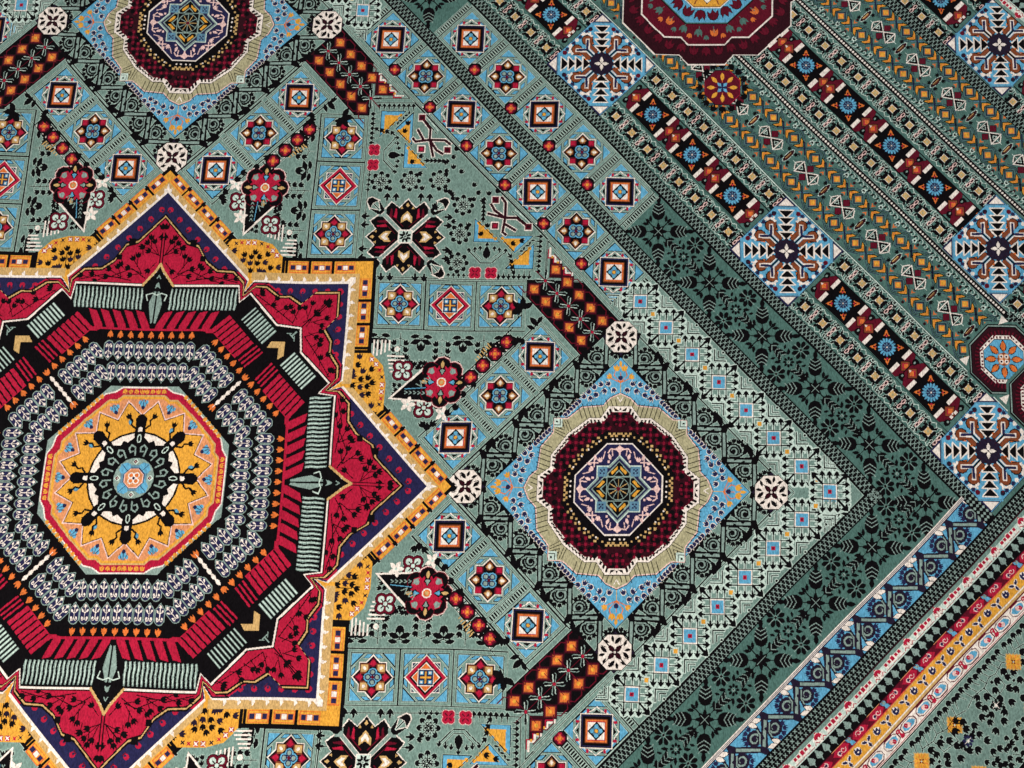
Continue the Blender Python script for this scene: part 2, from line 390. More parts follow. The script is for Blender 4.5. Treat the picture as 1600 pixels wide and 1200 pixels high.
def lozenge():
    pan = [(792, 427), (916, 427), (997, 347), (917, 267), (792, 392)]
    with sym(I8):
        poly([(832, 425), (832, 517), (922, 427)], G); ring([(832, 428), (832, 515), (918, 429)], 1.6, K)
        st = [(838, 500), (838, 482), (850, 482), (850, 470), (862, 470), (862, 458), (874, 458), (874, 446), (888, 446), (888, 434), (838, 434)]
        poly(st, V); line(st[:-1], 4, W); line([(x-4, y-4) for x, y in st[:-1]], 2.4, R)
        for k in range(3): sq(843 + 12*k, 492 - 12*k - 12, 2.4, Y)
        for a in (150, 90, 210, 30): lea(786 + 12*math.cos(math.radians(a)), 366 + 12*math.sin(math.radians(a)), a, 24, K)
        line([(776, 346), (790, 372)], 2, K); lea(812, 338, 135, 24, K); lea(806, 326, 160, 18, K); lea(824, 342, 60, 18, K)
        poly(pan, K)
        for k in range(6):
            d = 400 + 53*k
            for s_ in (1305, 1217):
                x, y = pq(s_, d)
                if s_ == 1217 and k == 0 and False: continue
                poly([(x-14, y-14), (x+14, y-14), (x+14, y+14), (x-14, y+14)], V) if k < 5 or s_ else 0
                if k < 5:
                    sq(x, y, 11.5, M); sq(x, y, 9.6, E); sq(x, y, 8.2, O)
                    ell(x, y, 4, 4, Y)
            for s_, e in ((1325, 1), (1197, -1)):
                a = pq(s_ - 2*e*-5, d - 26); b = pq(s_ - 14*e, d - 12); c = pq(s_ - 14*e, d + 12); f = pq(s_ + 10*e, d + 27)
                line([pq(s_ + 8*e, d - 40), pq(s_ + 8*e, d - 14)], 2.2, M); line([pq(s_ + 8*e, d - 14), pq(s_ - 8*e, d)], 2.2, M); line([pq(s_ - 8*e, d), pq(s_ + 8*e, d + 13)], 2.2, M)
        for k in range(5):
            x, y = pq(1259, 404 + 53*k)
            with xf(at(x, y)):
                with sym(ROT4):
                    for w, c in ((5.6, K), (0, 0)):
                        if w: line([(3, 0), (22, 0)], w, c)
                    line([(4, 2), (18, 3.5)], 1.6, S); line([(4, -2), (18, -3.5)], 1.6, L); line([(18, 3.5), (21, 1)], 1.4, S)
                    line([(2, 2), (20, 20)], 1.5, M)
                sq(0, 0, 2.6, R)
        # cut back to the outline where the frame covers it
        with xf(SD): box(1340, 350, 1349, 662, G); box(1340, 350, 1342, 655, K); box(1352, 300, 1358, 660, G)

def flower_corner():
    reg = [(470, 312), (792, 312), (640, 150), (515, 152), (506, 229), (470, 265)]
    with sym(I8):
        # foliage rows below the tiles
        for k in range(7):
            x = 486 + 44*k; n = 4 if k < 5 else 2
            if k % 2 == 0:
                line([(x-16, 306), (x, 298), (x+16, 306)], 2, K); lea(x-11, 292, 200, 22, K); lea(x+11, 292, -20, 22, K)
                tul(x, 281, 90, 17, K); line([(x, 300), (x, 288)], 1.6, K); lea(x-14, 303, 10, 18, K); lea(x+14, 303, 170, 18, K)
            else:
                line([(x, 308), (x, 252)], 1.5, K)
                for j in range(n):
                    y = 292 - 14*j
                    for m in (1, -1):
                        line([(x, y + 6), (x + m*12, y)], 1.3, K); tul(x + m*13, y - 3, 90 - m*20, 12, K)
                tul(x, 252, 90, 13, K)
        foliage([(556, 262), (690, 262), (655, 232), (556, 232)], 11.5, 10.5, 5)
        foliage([(512, 222), (545, 205), (545, 162), (516, 158)], 11, 9.5, 6, 180)
        foliage([(520, 270), (556, 270), (580, 228), (560, 225)], 11, 9.5, 7)
        foliage([(600, 160), (655, 180), (660, 165), (610, 145)], 11, 9.5, 8)
        foliage([(700, 290), (760, 300), (720, 262), (690, 262)], 11.5, 10.5, 9)
        # white hooked angle at the golden box
        for o in range(5): line([(474 + 9*o, 296), (474 + 9*o, 262 + 3*o), (490 + 7*o, 247 + 4*o), (526, 247 + 4*o)] if False else [(476 + 8*o, 292), (476 + 8*o, 256 + 4*o)], 3.4, W)
        for o in range(5): line([(508 - 2*o + 6, 228 + 8*o), (540, 228 + 8*o)], 3.4, W)
        ell(525, 275, 6, None, W); ell(525, 275, 3, None, L)
        clover(540, 231, 1.75, M, L); clover(590, 157, 1.75, M, L)
        # black panel with the red flower
        out = [(524, 182), (580, 238), (598, 262), (640, 262), (668, 238), (676, 205), (650, 172), (620, 160), (600, 171)]
        poly([(514, 172), (582, 239), (660, 180), (600, 168)], W); poly([(522, 175), (585, 236), (655, 182), (600, 171.5)], K)
        with xf(at(622, 210)):
            for a in range(8):
                if a in (4, 5, 3): continue
                r = math.radians(45*a); ell(33*math.cos(r), 33*math.sin(r), 21, None, H)
            ell(0, 0, 40, None, H)
            for a in range(8):
                r = math.radians(45*a); ell((33 if a not in (4,) else 26)*math.cos(r), 33*math.sin(r), 19, None, M); ell(33*math.cos(r), 33*math.sin(r), 17.2, None, K)
            ell(0, 0, 38, None, K)
            for a in range(4): 
                with xf(at(0, 0, 45 + 90*a)): poly([(6, -9), (34, -12), (40, 0), (34, 12), (6, 9)], R); poly([(28, -8), (34, -8), (38, 0), (34, 8), (28, 8), (25, 0)], S)
            for a in range(8):
                with xf(at(0, 0, 22.5 + 45*a)): poly([(5, -5), (34, -7), (30, 0), (34, 7), (5, 5)], R)
            for a in range(4):
                with xf(at(0, 0, 90*a)):
                    poly([(13, 0), (24, -8), (34, 0), (24, 8)], K); poly([(15, 0), (25, -5), (27, 0), (25, 5)], B if a % 2 == 0 else S); lea(36, 0, 0, 14, C)
            ell(0, 0, 14, None, R); ell(0, 0, 10, None, W); ell(0, 0, 7.4, None, O); ell(0, 0, 4, None, C)
        for k in range(6):
            x = 548 + 9*k; line([(x, 184), (x+5, 187), (x, 190)], 1.8, S)
        for k in range(3): line([(570 + 9*k, 205 + 6*k), (582 + 9*k, 200 + 6*k), (578 + 8*k, 212 + 5*k)], 1.8, S)
        line([(548, 194), (590, 198)], 1.6, B)
        # cream leaves, tan comb, red dots
        for x, y in ((629, 146), (556, 163)):
            for j in range(5): lea(x + 8*math.cos(j*1.3), y + 8*math.sin(j*1.3), j*75, 16, W); ell(x, y, 3, None, L)
        for j in range(7): line([(690 + 4*j, 258 + 7*j*.8), (700 + 4*j + (4 if j % 2 else 0), 246 + 7*j*.8)], 2.6, C)
        for k in range(4): red_dot(*pq(902 + 49*k, 461), 16.5)
        with xf(SD): box(860, 441, 1090, 443.2, K); box(860, 479, 1090, 481.5, K); [box(876 + 49*k, 443, 878 + 49*k, 480, K) for k in range(5)]
        for x, y, a in ((668, 186, 200), (655, 160, 90), (640, 148, 60), (688, 205, 240), (786, 296, 200), (778, 300, 90), (770, 292, 240)): tul(x, y, a, 14, K)
        tul(600, 120, 90, 16, K); tul(612, 126, 60, 14, K); tul(590, 124, 120, 14, K); line([(601, 112), (601, 100)], 1.6, K)

def satellite():
    with sym(ROT4):
        with xf(at(1000, 0)):
            dia(0, 0, 352, G); ring([(352, 0), (0, 352), (-352, 0), (0, -352)], 1.8, K); ring([(343, 0), (0, 343), (-343, 0), (0, -343)], 1.2, G)
            with sym([aff(1,0,0,1), aff(-1,0,0,1), aff(1,0,0,-1), aff(-1,0,0,-1)]):
                with xf(at(155, 155), aff(0, -1, 1, 0)): scroll(S, K, K, K, -2, 3)
            with sym([aff(1,0,0,1), aff(-1,0,0,1), aff(1,0,0,-1), aff(-1,0,0,-1)]):
                for t in range(-3, 4):
                    for m in (-14, 14): pass
            dia(0, 0, 271, K); dia(0, 0, 268.5, B)
            with sym(I8):
                # sprigs on the sky ground
                line([(196, 0), (216, 0)], 1.8, C); line([(216, 0), (232, 14), (244, 10)], 1.8, O); line([(216, 0), (238, 0)], 1.8, O)
                tul(247, 8, 0, 13, Y); tul(229, 24, 60, 11, Y); line([(216, 0), (226, 22)], 1.6, O); ell(226, 0, 5, None, N); lea(256, 0, 0, 12, Y)
                line([(196, 18), (220, 34)], 1.4, K)
                for x, y, a in ((200, 14, 200), (214, 26, 40), (198, 34, 150), (212, 42, 60), (190, 52, 100), (206, 56, 40), (182, 64, 200), (196, 68, 45), (186, 78, 60)): tul(x, y, a, 12, W); tul(x, y, a, 9.5, N)
                line([(188, 46), (212, 30)], 1.3, N); line([(180, 58), (200, 52)], 1.3, N)
                for k in range(6): 
                    x = 176 - 9*k*.62 + 0; y = 88 + 9*k*.62
                    tul(x - 1, y, 135 + (40 if k % 2 else -40), 11, W); tul(x - 1, y, 135 + (40 if k % 2 else -40), 9, N)
            o1 = oct8([(196, 0), (186, 22), (170, 37), (166, 82), (142, 112), (141, 141)])
            poly(o1, K); poly([(x*.992, y*.992) for x, y in o1], H); poly([(x*.98, y*.98) for x, y in o1], A)
            with sym(I8):
                for k in range(9):
                    x = 163 + (10 if k < 3 else 0); y = 6 + 10*k
                    line([(x - 22, y - 5), (x + (8 if k > 2 else 8), y + 5)], 1.6, K)
                for k in range(4): line([(112 + 2*k, 112 + 8*k - 12), (136, 118 + 5*k - 6)], 1.4, K)
                box(122, 122, 139, 139, L); line([(126, 138), (126, 126), (138, 126)], 1.5, K); box(131, 131, 135, 135, K)
                line([(176, 0), (186, 6)], 2, W)
            o2 = oct8([(168, 0), (168, 24), (143, 42), (143, 66), (110, 110)])
            poly(o2, K); poly([(x*.993, y*.993) for x, y in o2], W)
            with sym(I8):
                for k in range(6):
                    a = np.array((141, 66)); b = np.array((109, 108)); m = a + (b-a)*(k + .6)/6
                    poly([m + (-2, -5), m + (-9, -1), m + (-10, 3), m + (-2.5, -1)], K)
                for k in range(3): poly([(139, 44 + 8*k), (131, 42 + 8*k), (131, 46 + 8*k), (139, 48 + 8*k)], K)
                for k in range(3): poly([(163 - 7*k, 20 + 6*k), (154 - 6*k, 17 + 6*k), (151 - 6*k, 21 + 6*k), (160 - 7*k, 24 + 6*k)], K)
                poly([(165, 14), (157, 2), (157, 12)], K); poly([(164, 0), (159, 0), (159, 3)], K)
            o3 = oct8([(155, 0), (155, 18), (132, 38), (132, 66), (101, 101)])
            poly(o3, M); poly([(x*.985, y*.985) for x, y in o3], V)
            # crimson net on dark wine
            with sym(I8):
                for x, y in ((140, 0), (121, 36), (108, 64), (92, 92)):
                    line([(x-15, y), (x+13, y)], 1.8, M); line([(x, y-15), (x, y+15)], 1.8, M)
                    for dx, dy in ((9, 9), (-9, 9), (9, -9), (-9, -9)): ell(x+dx, y+dy, 5.4, None, K)
                    for dx, dy in ((0, 0), (12, 0), (-12, 0), (0, 13), (0, -13)): sq(x+dx, y+dy, 2.9, D)
                for x, y in ((146, 12), (146, 20), (130, 8), (124, 20), (132, 52), (120, 52), (124, 74), (112, 86), (98, 76), (106, 98)): sq(x, y, 2.4, M)
            rr = oct8([(113, 0), (113, 34), (78, 78)]); poly(rr, K)
            with sym(I8):
                for i in range(9):
                    t = i/8; x, y = (111 - 4*(i % 2), 3 + 34*t*1.1) if i < 5 else (111 - 33*(t - .5)*2, 34 + 44*(t - .5)*2)
                    box(x-3, y-2.6, x+1.5, y+2.6, C); 
                    if i % 2: sq(x - 8, y - 2, 1.8, W)
                for i in range(5): x, y = 103 - 6.4*i, 30 + 9.5*i; sq(x, y, 2, C)
            no = octo(93, .29)
            poly(no, K); poly([(x*.985, y*.985) for x, y in no], W); poly([(x*.955, y*.955) for x, y in no], N)
            with sym(I8):
                line([(66, 0), (80, 0)], 3.4, H); poly([(70, 0), (80, 9), (87, 0)], H); line([(78, 4), (80, 18), (72, 24)], 2.6, H); line([(66, 14), (80, 16)], 2.2, H); lea(64, 20, 200, 12, H)
                sq(54, 22, 2.2, H); line([(44, 52), (60, 52)], 2.6, H); line([(52, 46), (52, 60)], 2.4, H); tul(58, 40, 20, 10, H); line([(60, 34), (74, 30)], 2, H); lea(50, 62, 70, 10, H)
            st = star8(68, 46); poly(st, L); poly([(x*.96, y*.96) for x, y in st], S); poly([(x*.90, y*.90) for x, y in st], N)
            with sym(ROT4):
                poly([(56, 0), (30, -26), (22, -24), (22, 24), (30, 26)], S); poly([(53, 0), (30, -22), (24, -20), (24, 20), (30, 22)], K)
                for m in (1, -1): poly([(45, 3*m), (38, 3*m), (28, 14*m), (33, 17*m)], Y)
                poly([(38, 0), (24, -13), (24, 13)], S); poly([(35, 0), (24, -10), (24, 10)], K)
                sq(34, 34, 9.5, Z)
                for x, y in ((31, 31), (38, 31), (31, 38), (38, 38), (35, 35)): sq(x, y, 1.7, N)
            sq(0, 0, 25, S); sq(0, 0, 23, K); ell(0, 0, 23, None, S, n=16); ell(0, 0, 21.3, None, K, n=16)
            for a in range(12):
                r = math.radians(30*a); line([(4*math.cos(r), 4*math.sin(r)), (20*math.cos(r), 20*math.sin(r))], 1.5, C if a % 2 else S)
            ell(0, 0, 4, None, M)
    # white octagons at the corners of the satellites
    for x, y in ((687, 0), (1313, 0)):
        with sym(ROT4): white_oct(x, y)
    with sym(I8): white_oct(1000, 313)
def white_oct(x, y):
    with xf(at(x, y)):
        for a in (0, 90, 180, 270):
            with xf(at(0, 0, a)): poly([(32, -6), (40, 0), (32, 6)], U)
        poly(octo(34, .45), K); poly(octo(32.5, .45), W)
        with sym(ROT4):
            lea(22, 5, 40, 15, K); lea(17, 20, 20, 11, K); line([(10, 10), (24, 24)], 1.3, K); lea(5, 25, 75, 11, K)
            line([(27, 12), (18, 10)], 1.4, K)
        for a in (0, 90, 180, 270):
            with xf(at(0, 0, a + 45)): lea(9, 0, 0, 18, K); lea(9, 0, 0, 13, V)
        sq(0, 0, 2, W)
# ---------------------------------------------------------------- star medallion
def star():
    R1, c2 = 612, 416
    with sym(ROT4):
        # golden border of both squares of the star
        poly([(668, 0), (0, 668), (-668, 0), (0, -668)], K); 
    sq(0, 0, 471, K)
    with sym(ROT4): poly([(658, 0), (0, 658), (-658, 0), (0, -658)], Y)
    sq(0, 0, 463, Y)
    with sym(I8):
        box8 = [(400, 180), (402, 268), (468, 268), (498, 240), (507, 205), (507, 152), (470, 120)]
        poly(box8, Y)
        line([(466, 266), (432, 268)], 3, K); line([(512, 150), (488, 128)], 7, K); line([(470, 268), (430, 268)], 7, K)
        for x, y, a in ((448, 258, 90), (447, 240, 20), (458, 228, 70), (440, 216, 0), (456, 210, 20), (470, 214, 60), (440, 196, 0), (456, 194, 0), (470, 196, 0), (446, 178, 0), (462, 178, 0), (474, 180, -30), (436, 226, 180), (476, 232, 45), (482, 158, 90), (490, 140, 45), (480, 204, 20)):
            bud(x - 7*math.cos(math.radians(a)), y - 7*math.sin(math.radians(a)), a, 7, 12, U if (x + y) % 3 else K, 1.2)
        line([(420, 203), (470, 203)], 1.3, K); line([(430, 186), (470, 186)], 1.3, K)
        for k, (x, y) in enumerate(((474, 252), (484, 242), (492, 230), (498, 216), (500, 200), (500, 186), (500, 172), (498, 160))):
            c = (W, W, R, U, W, W, R, U)[k]
            if c == W: sq(x, y, 4.8, R)
            poly([(x-5, y-5), (x, y-2), (x+5, y-5), (x+2, y), (x+5, y+5), (x, y+2), (x-5, y+5), (x-2, y)], c)
        # boxes of three squares along the pointed side and along the flat side
        for k in range(4):
            t = 33.5*k; x, y = 628 - t, 24 + t
            with xf(at(x, y, 45)):
                box(-11, -19, 13, 19, O); box(-9, -17, 11, 17, Y)
                for j, yy in enumerate((-11.5, 0, 11.5)): sq(0, yy, 5.6, O if j != 1 else R); sq(0, yy, 4.6, (N, W, N)[j]); 
                box(-16, 20.5, 15, 25, K)
        for k in range(3):
            y = 404 - 51*k
            with xf(at(449, y)):
                box(-12, -21, 12, 21, O); box(-10, -19, 10, 19, Y)
                for j, yy in enumerate((-12.5, 0, 12.5)): sq(0, yy, 6, O if j != 1 else R); sq(0, yy, 4.9, (N, W, N)[j])
                box(-16, -30, 15, -24, K)
        # tan shade with white crowns
        poly([(632, 0), (612, 0), (420, 192), (440, 192)], C); poly([(416, 416), (436, 436), (436, 200), (416, 200)], C)
    st = oct8([(R1, 0), (c2, R1 - c2), (388, 191), (c2 + 2, 205), (c2, c2)])
    st = oct8([(R1, 0), (418, 194), (390, 186), (416, 206), (416, 416)])
    with sym(I8):
        for k in range(7):
            x = 595 - 27*k*.72; y = 17 + 27*k*.72
            with xf(at(x, y, 45)): poly([(-8, -6), (2, -7), (1, -3), (12, -1), (5, 5), (1, 3), (-6, 6)], W)
        for k in range(7):
            with xf(at(418, 400 - 28*k)): poly([(-8, -6), (2, -7), (1, -3), (12, -1), (5, 5), (1, 3), (-6, 6)], W)
        with xf(at(612, 0)): poly([(-16, -6), (6, -9), (4, -4), (18, 0), (4, 4), (6, 9), (-16, 6)], W)
        with xf(at(418, 418, 45)): poly([(-14, -8), (6, -8), (14, 0), (6, 8), (-14, 8)], W)
    poly([(x*1.006, y*1.006) for x, y in st], W); poly([(x*.994, y*.994) for x, y in st], N)
    with sym(I8):
        # crimson ground at the notches
        poly([(386, 183), (384, 172), (434, 150), (436, 172), (418, 190)], R); poly([(386, 188), (412, 206), (412, 240), (384, 280), (340, 210)], R)
        ring([(386, 186), (414, 208), (414, 240)], 2, K)
        # red curls on the navy edge
        for k in range(7):
            x = 571 - 21.5*k; y = 10 + 21.5*k
            ell(x, y, 6, None, R); ell(x - 2, y - 2, 2.6, None, N); line([(x - 8, y - 2), (x - 2, y - 7)], 2.2, M)
        for k in range(7): 
            y = 396 - 27*k; ell(398, y, 6, None, R); ell(395, y, 2.4, None, N); line([(388, y - 2), (394, y - 7)], 2, M)
    # stepped crimson star
    ins = oct8([(556, 0), (499, 53), (491, 78), (456, 99), (437, 124), (436, 165), (400, 185), (386, 196), (404, 220), (384, 262), (384, 288), (369, 314), (394, 342), (394, 394)])
    ins = oct8([(556, 0), (499, 53), (491, 78), (456, 99), (437, 124), (435, 160), (412, 184), (384, 186), (405, 212), (404, 236), (384, 264), (385, 288), (369, 313), (394, 343), (394, 394)])
    poly([(x*1.012, y*1.012) for x, y in ins], K); poly([(x*1.004, y*1.004) for x, y in ins], C); poly([(x*.997, y*.997) for x, y in ins], K); poly([(x*.99, y*.99) for x, y in ins], R)
    with sym(I8):
        sq(498, 66, 7, K); sq(464, 90, 6, K)
        # black sprays on crimson
        line([(452, 3), (520, 3)], 2.2, K); tul(534, 4, 0, 13, K); arw(510, 5, 0, 12, K)
        for x0, y0, a, l in ((470, 6, 45, 40), (470, 6, 22, 34), (470, 4, 70, 28), (484, 24, 80, 22), (484, 24, 5, 26), (455, 10, 140, 26), (430, 38, 35, 40), (430, 38, 70, 34), (430, 38, 100, 26), (444, 50, 0, 26), (420, 80, 60, 34), (420, 80, 90, 34), (420, 80, 25, 26), (416, 118, 70, 28), (416, 118, 110, 20), (418, 150, 80, 18), (470, 40, 10, 18), (440, 78, 40, 12)):
            bud(x0, y0, a, l, 12, K, 1.7)
        line([(420, 30), (440, 60), (422, 100)], 2, K); line([(414, 60), (424, 120), (412, 170)], 2, K)
        line([(330, 330), (372, 372)], 2, K)
        for x0, y0, a, l in ((330, 322, 60, 36), (338, 330, 15, 36), (344, 330, -20, 20), (356, 352, 40, 24), (330, 300, 20, 34), (344, 276, 40, 26), (350, 262, 60, 24), (368, 250, 40, 18), (366, 236, 90, 20), (384, 214, 70, 16), (336, 308, -30, 20), (372, 372, 45, 6), (390, 222, 40, 8)):
            bud(x0, y0, a, l, 11.5, K, 1.7)
        line([(328, 300), (356, 262), (388, 214)], 2, K)
        line([(318, 318), (372, 372)], 2.2, K)
    # black octagon with white edge
    oc = oct8([(450, 0), (436, 7), (405, 32), (405, 175), (370, 180), (390, 202), (324, 266), (318, 318)])
    poly([(x*1.01, y*1.01) for x, y in oc], K); poly([(x*1.004, y*1.004) for x, y in oc], W); poly([(x*.994, y*.994) for x, y in oc], K)
    with sym(ROT4): line([(404, -33), (437, -8), (452, 0), (437, 8), (404, 33)], 5, C)
    with sym(ROT4): poly([(404, -27), (435, -5), (446, 0), (435, 5), (404, 27)], K)
    with sym(I8):
        for k in range(17):
            y = 31 + 8.7*k
            curve([(352, y - 1), (364, y + 1), (378, y - .6), (398, y + 1.5)], [4.6, 5, 4.6, 3.4], S); line([(354, y - .6), (394, y + .6)], 1.6, L)
        for k in range(9):
            d = 47 + 11.9*k; a = pq(522, d); b = pq(574, d)
            line([a, b], 4.6, S); line([a, b], 1.6, L)
        poly([(250, 275), (290, 275), (296, 285), (296, 296), (250, 292)], C) if False else None
        # crimson herringbone comb
        line([(309, 0), (309, 132)], 5, R)
        for k in range(5):
            y = 12 + 25*k
            poly([(309, y - 7), (318, y - 5), (346, y + 10), (350, y + 27), (338, y + 22), (312, y + 10), (307, y + 8)], R)
        for k in range(10):
            d = 178 - 17.5*k if k < 7 else 58 - 13*(k - 7)
            if k < 7:
                a = pq(418 - 4, d + 22); b = pq(436, d); c = pq(494, d - 8)
                line([pq(420, d + 24), pq(434, d)], 8.6, R); line([pq(432, d), pq(500, d - 4)], 9, R)
            else: line([pq(440, d - 5), pq(506, d - 9)], 4, R)
    with sym(MIR4 + [m @ aff(0, -1, 1, 0) for m in MIR4]) if False else sym(ROT4):
        poly([(250, 275), (258, 288), (288, 288), (288, 258), (275, 250), (275, 275)], C)
        line([(300, 300), (310, 310)], 3, S); line([(296, 304), (304, 296)], 2.5, S); line([(306, 290), (306, 300)], 2, S); line([(290, 306), (300, 306)], 2, S)
        # silver candlestick on each axis
        poly([(322, -5), (344, -10), (366, -14), (392, -6), (392, -2), (324, -1.5)], S); poly([(322, 5), (344, 10), (366, 14), (392, 6), (392, 2), (324, 1.5)], S)
        poly([(340, -26), (406, -26), (406, -20), (340, -16)], K) if False else None
        line([(372, -18), (384, -22), (388, -10), (384, 0), (388, 10), (384, 22), (372, 18)], 2.2, L)
        poly([(398, -6), (402, 0), (398, 6), (408, 3), (412, 0), (408, -3)], S); line([(420, -4), (427, 0), (420, 4)], 2, S)
    # ring of scroll cells
    ro = octo(303, .43); poly(ro, K)
    with sym(I8):
        for k in range(5):
            y = 21.6*k
            cell(284, y); lea(297, y, 0, 15, O); tul(296, y, 180, 11, O)
        for k in range(4): cell(239, 10.8 + 21.6*k)
        with xf(at(0, 0, 45)):
            for k in range(5):
                cell(284, 23 + 20.6*k); tul(297, 20 + 20.6*k, 180, 11, O); lea(298, 20 + 20.6*k, 0, 15, O)
            for k in range(4): cell(239, 33 + 20.6*k - 10)
    with sym(ROT4):
        with xf(at(0, 0, 45)):
            line([(204, 0), (290, 0)], 5, K)
            for k in range(5): lea(222 + 14*k, 0, 0, 15, W)
            tul(298, 0, 0, 13, O); tul(206, 0, 180, 14, O); line([(206, 0), (284, 0)], 1.4, W)
    rosette()
def cell(x, y):
    w = 10.5
    with xf(at(x, y)):
        sh = [(0, 0), (-1.5, 5), (-8, w), (-30, w), (-44, 0), (-30, -w), (-8, -w), (-1.5, -5)]
        poly(sh, S); poly([(-1.8, 0), (-3, 4), (-8.4, w - 1.7), (-29.5, w - 1.7), (-41.5, 0), (-29.5, -w + 1.7), (-8.4, -w + 1.7), (-3, -4)], N)
        line([(-37, 0), (-14, 0)], 1.2, W); arw(-35, 0, 180, 7, W)
        for m in (1, -1):
            line([(-14, 0), (-9, m*2), (-8, m*5), (-12, m*6)], 1.3, W); ell(-13, m*5, 2.6, 2, W); line([(-22, 0), (-26, m*5)], 1.2, W); lea(-27, m*5, 180 - m*30, 7, W)
def rosette():
    o2 = oct8([(187, 0), (187, 46), (177, 61), (172, 82), (127, 127)])
    poly(oct8([(188, 0), (188, 72), (129.5, 129.5)]), S); poly(o2, W); poly([(x*.985, y*.985) for x, y in o2], R)
    with sym(I8):
        for k in range(4): tul(177, 5 + 12*k, 180 if k % 2 else 0, 9, Y); line([(173, 2 + 12*k), (178, 7 + 12*k)], 1.6, O)
        for k in range(5): tul(165 - 8*k, 89 + 8*k, 225 if k % 2 else 45, 9, Y); line([(161 - 8*k, 89 + 8*k), (167 - 8*k, 91 + 8*k)], 1.6, O)
    o3 = oct8([(170, 0), (170, 44), (160, 56), (160, 72), (118, 118)]); poly(o3, C); poly([(x*.98, y*.98) for x, y in o3], Y); poly([(x*.95, y*.95) for x, y in o3], Q)
    z = []
    for k in range(32):
        a = math.radians(11.25*k + 0); r = (128 if k % 4 in (0,) else 160 if k % 2 else 136); z.append((r*math.cos(a), r*math.sin(a)))
    z = []
    for k in range(32):
        a = math.radians(11.25*k); r = 127 if k % 2 == 0 else 158; z.append((r*math.cos(a), r*math.sin(a)))
    poly([(x*1.025, y*1.025) for x, y in z], H); poly(z, K); poly([(x*.985, y*.985) for x, y in z], Y)
    for k in range(16):
        a = 22.5*k
        with xf(at(0, 0, a)):
            ell(150, 0, 8, 6, B); ell(144, 0, 4, 4, N); ell(155, 7, 4.5, 3.4, B); ell(155, -7, 4.5, 3.4, B); line([(140, 0), (158, 0)], 1.3, N); ell(158, 0, 3, 3, Z); line([(148, 8), (160, 3)], 1.2, N); line([(148, -8), (160, -3)], 1.2, N)
        with xf(at(0, 0, a + 11.25)):
            if k % 2 == 0: ell(116, 0, 6, 4, Z); ell(116, 0, 3, 2, B)
    for k in range(8):
        with xf(at(0, 0, 45*k)):
            e = 112 if k % 2 == 0 else 108
            poly([(80, -14), (100, -10), (122, -12), (128, 0), (122, 12), (100, 10), (80, 14)], K)
            ell(118, 0, 13, 11, K)
            for m in (1, -1):
                curve([(100, m*9), (108, m*20), (116, m*18), (124, m*26)], 4, K); tul(126, m*27, 30*m, 11, K)
            poly([(88, -5), (102, -4), (104, 0), (102, 4), (88, 5), (90, 0)], W)
    ell(0, 0, 95, None, K, n=24)
    for k in range(8):
        with xf(at(0, 0, 45*k + 22.5)): poly([(72, 0), (80, -22), (88, -24), (91, 0), (88, 24), (80, 22)], W); poly([(68, 0), (74, -8), (82, 0), (74, 8)], K)
    for k in range(8):
        with xf(at(0, 0, 45*k)): ell(80, 0, 12, 6.5, K); ell(80, 0, 9.5, 4.8, L); ell(80, 0, 7, 2.8, K)
    ell(0, 0, 72, None, K, n=24)
    for k in range(8):
        for m in (1, -1):
            with xf(at(0, 0, 45*k + m*11)):
                line([(46, -5), (62, -7), (68, 0), (62, 6), (54, 4), (55, -2)], 3, S)
    ell(0, 0, 41, None, S, n=20)
    for k in range(4):
        with xf(at(0, 0, 45 + 90*k)): poly([(16, -15), (34, -11), (40, 0), (34, 11), (16, 15)], B); line([(20, 0), (38, 0)], 1.4, N)
        with xf(at(0, 0, 90*k)): dia(33, 0, 7, L); dia(33, 0, 4.2, M); sq(33, 0, 1, W); poly([(14, -8), (26, -10), (26, 10), (14, 8)], Z)
    poly(octo(21), N); poly(octo(19.5), H); poly(octo(18), Q)
    for a in (45, 135, 225, 315): ell(8*math.cos(math.radians(a)), 8*math.sin(math.radians(a)), 6.4, None, W); ell(8*math.cos(math.radians(a)), 8*math.sin(math.radians(a)), 4, None, O)
    ell(0, 0, 3, None, N)
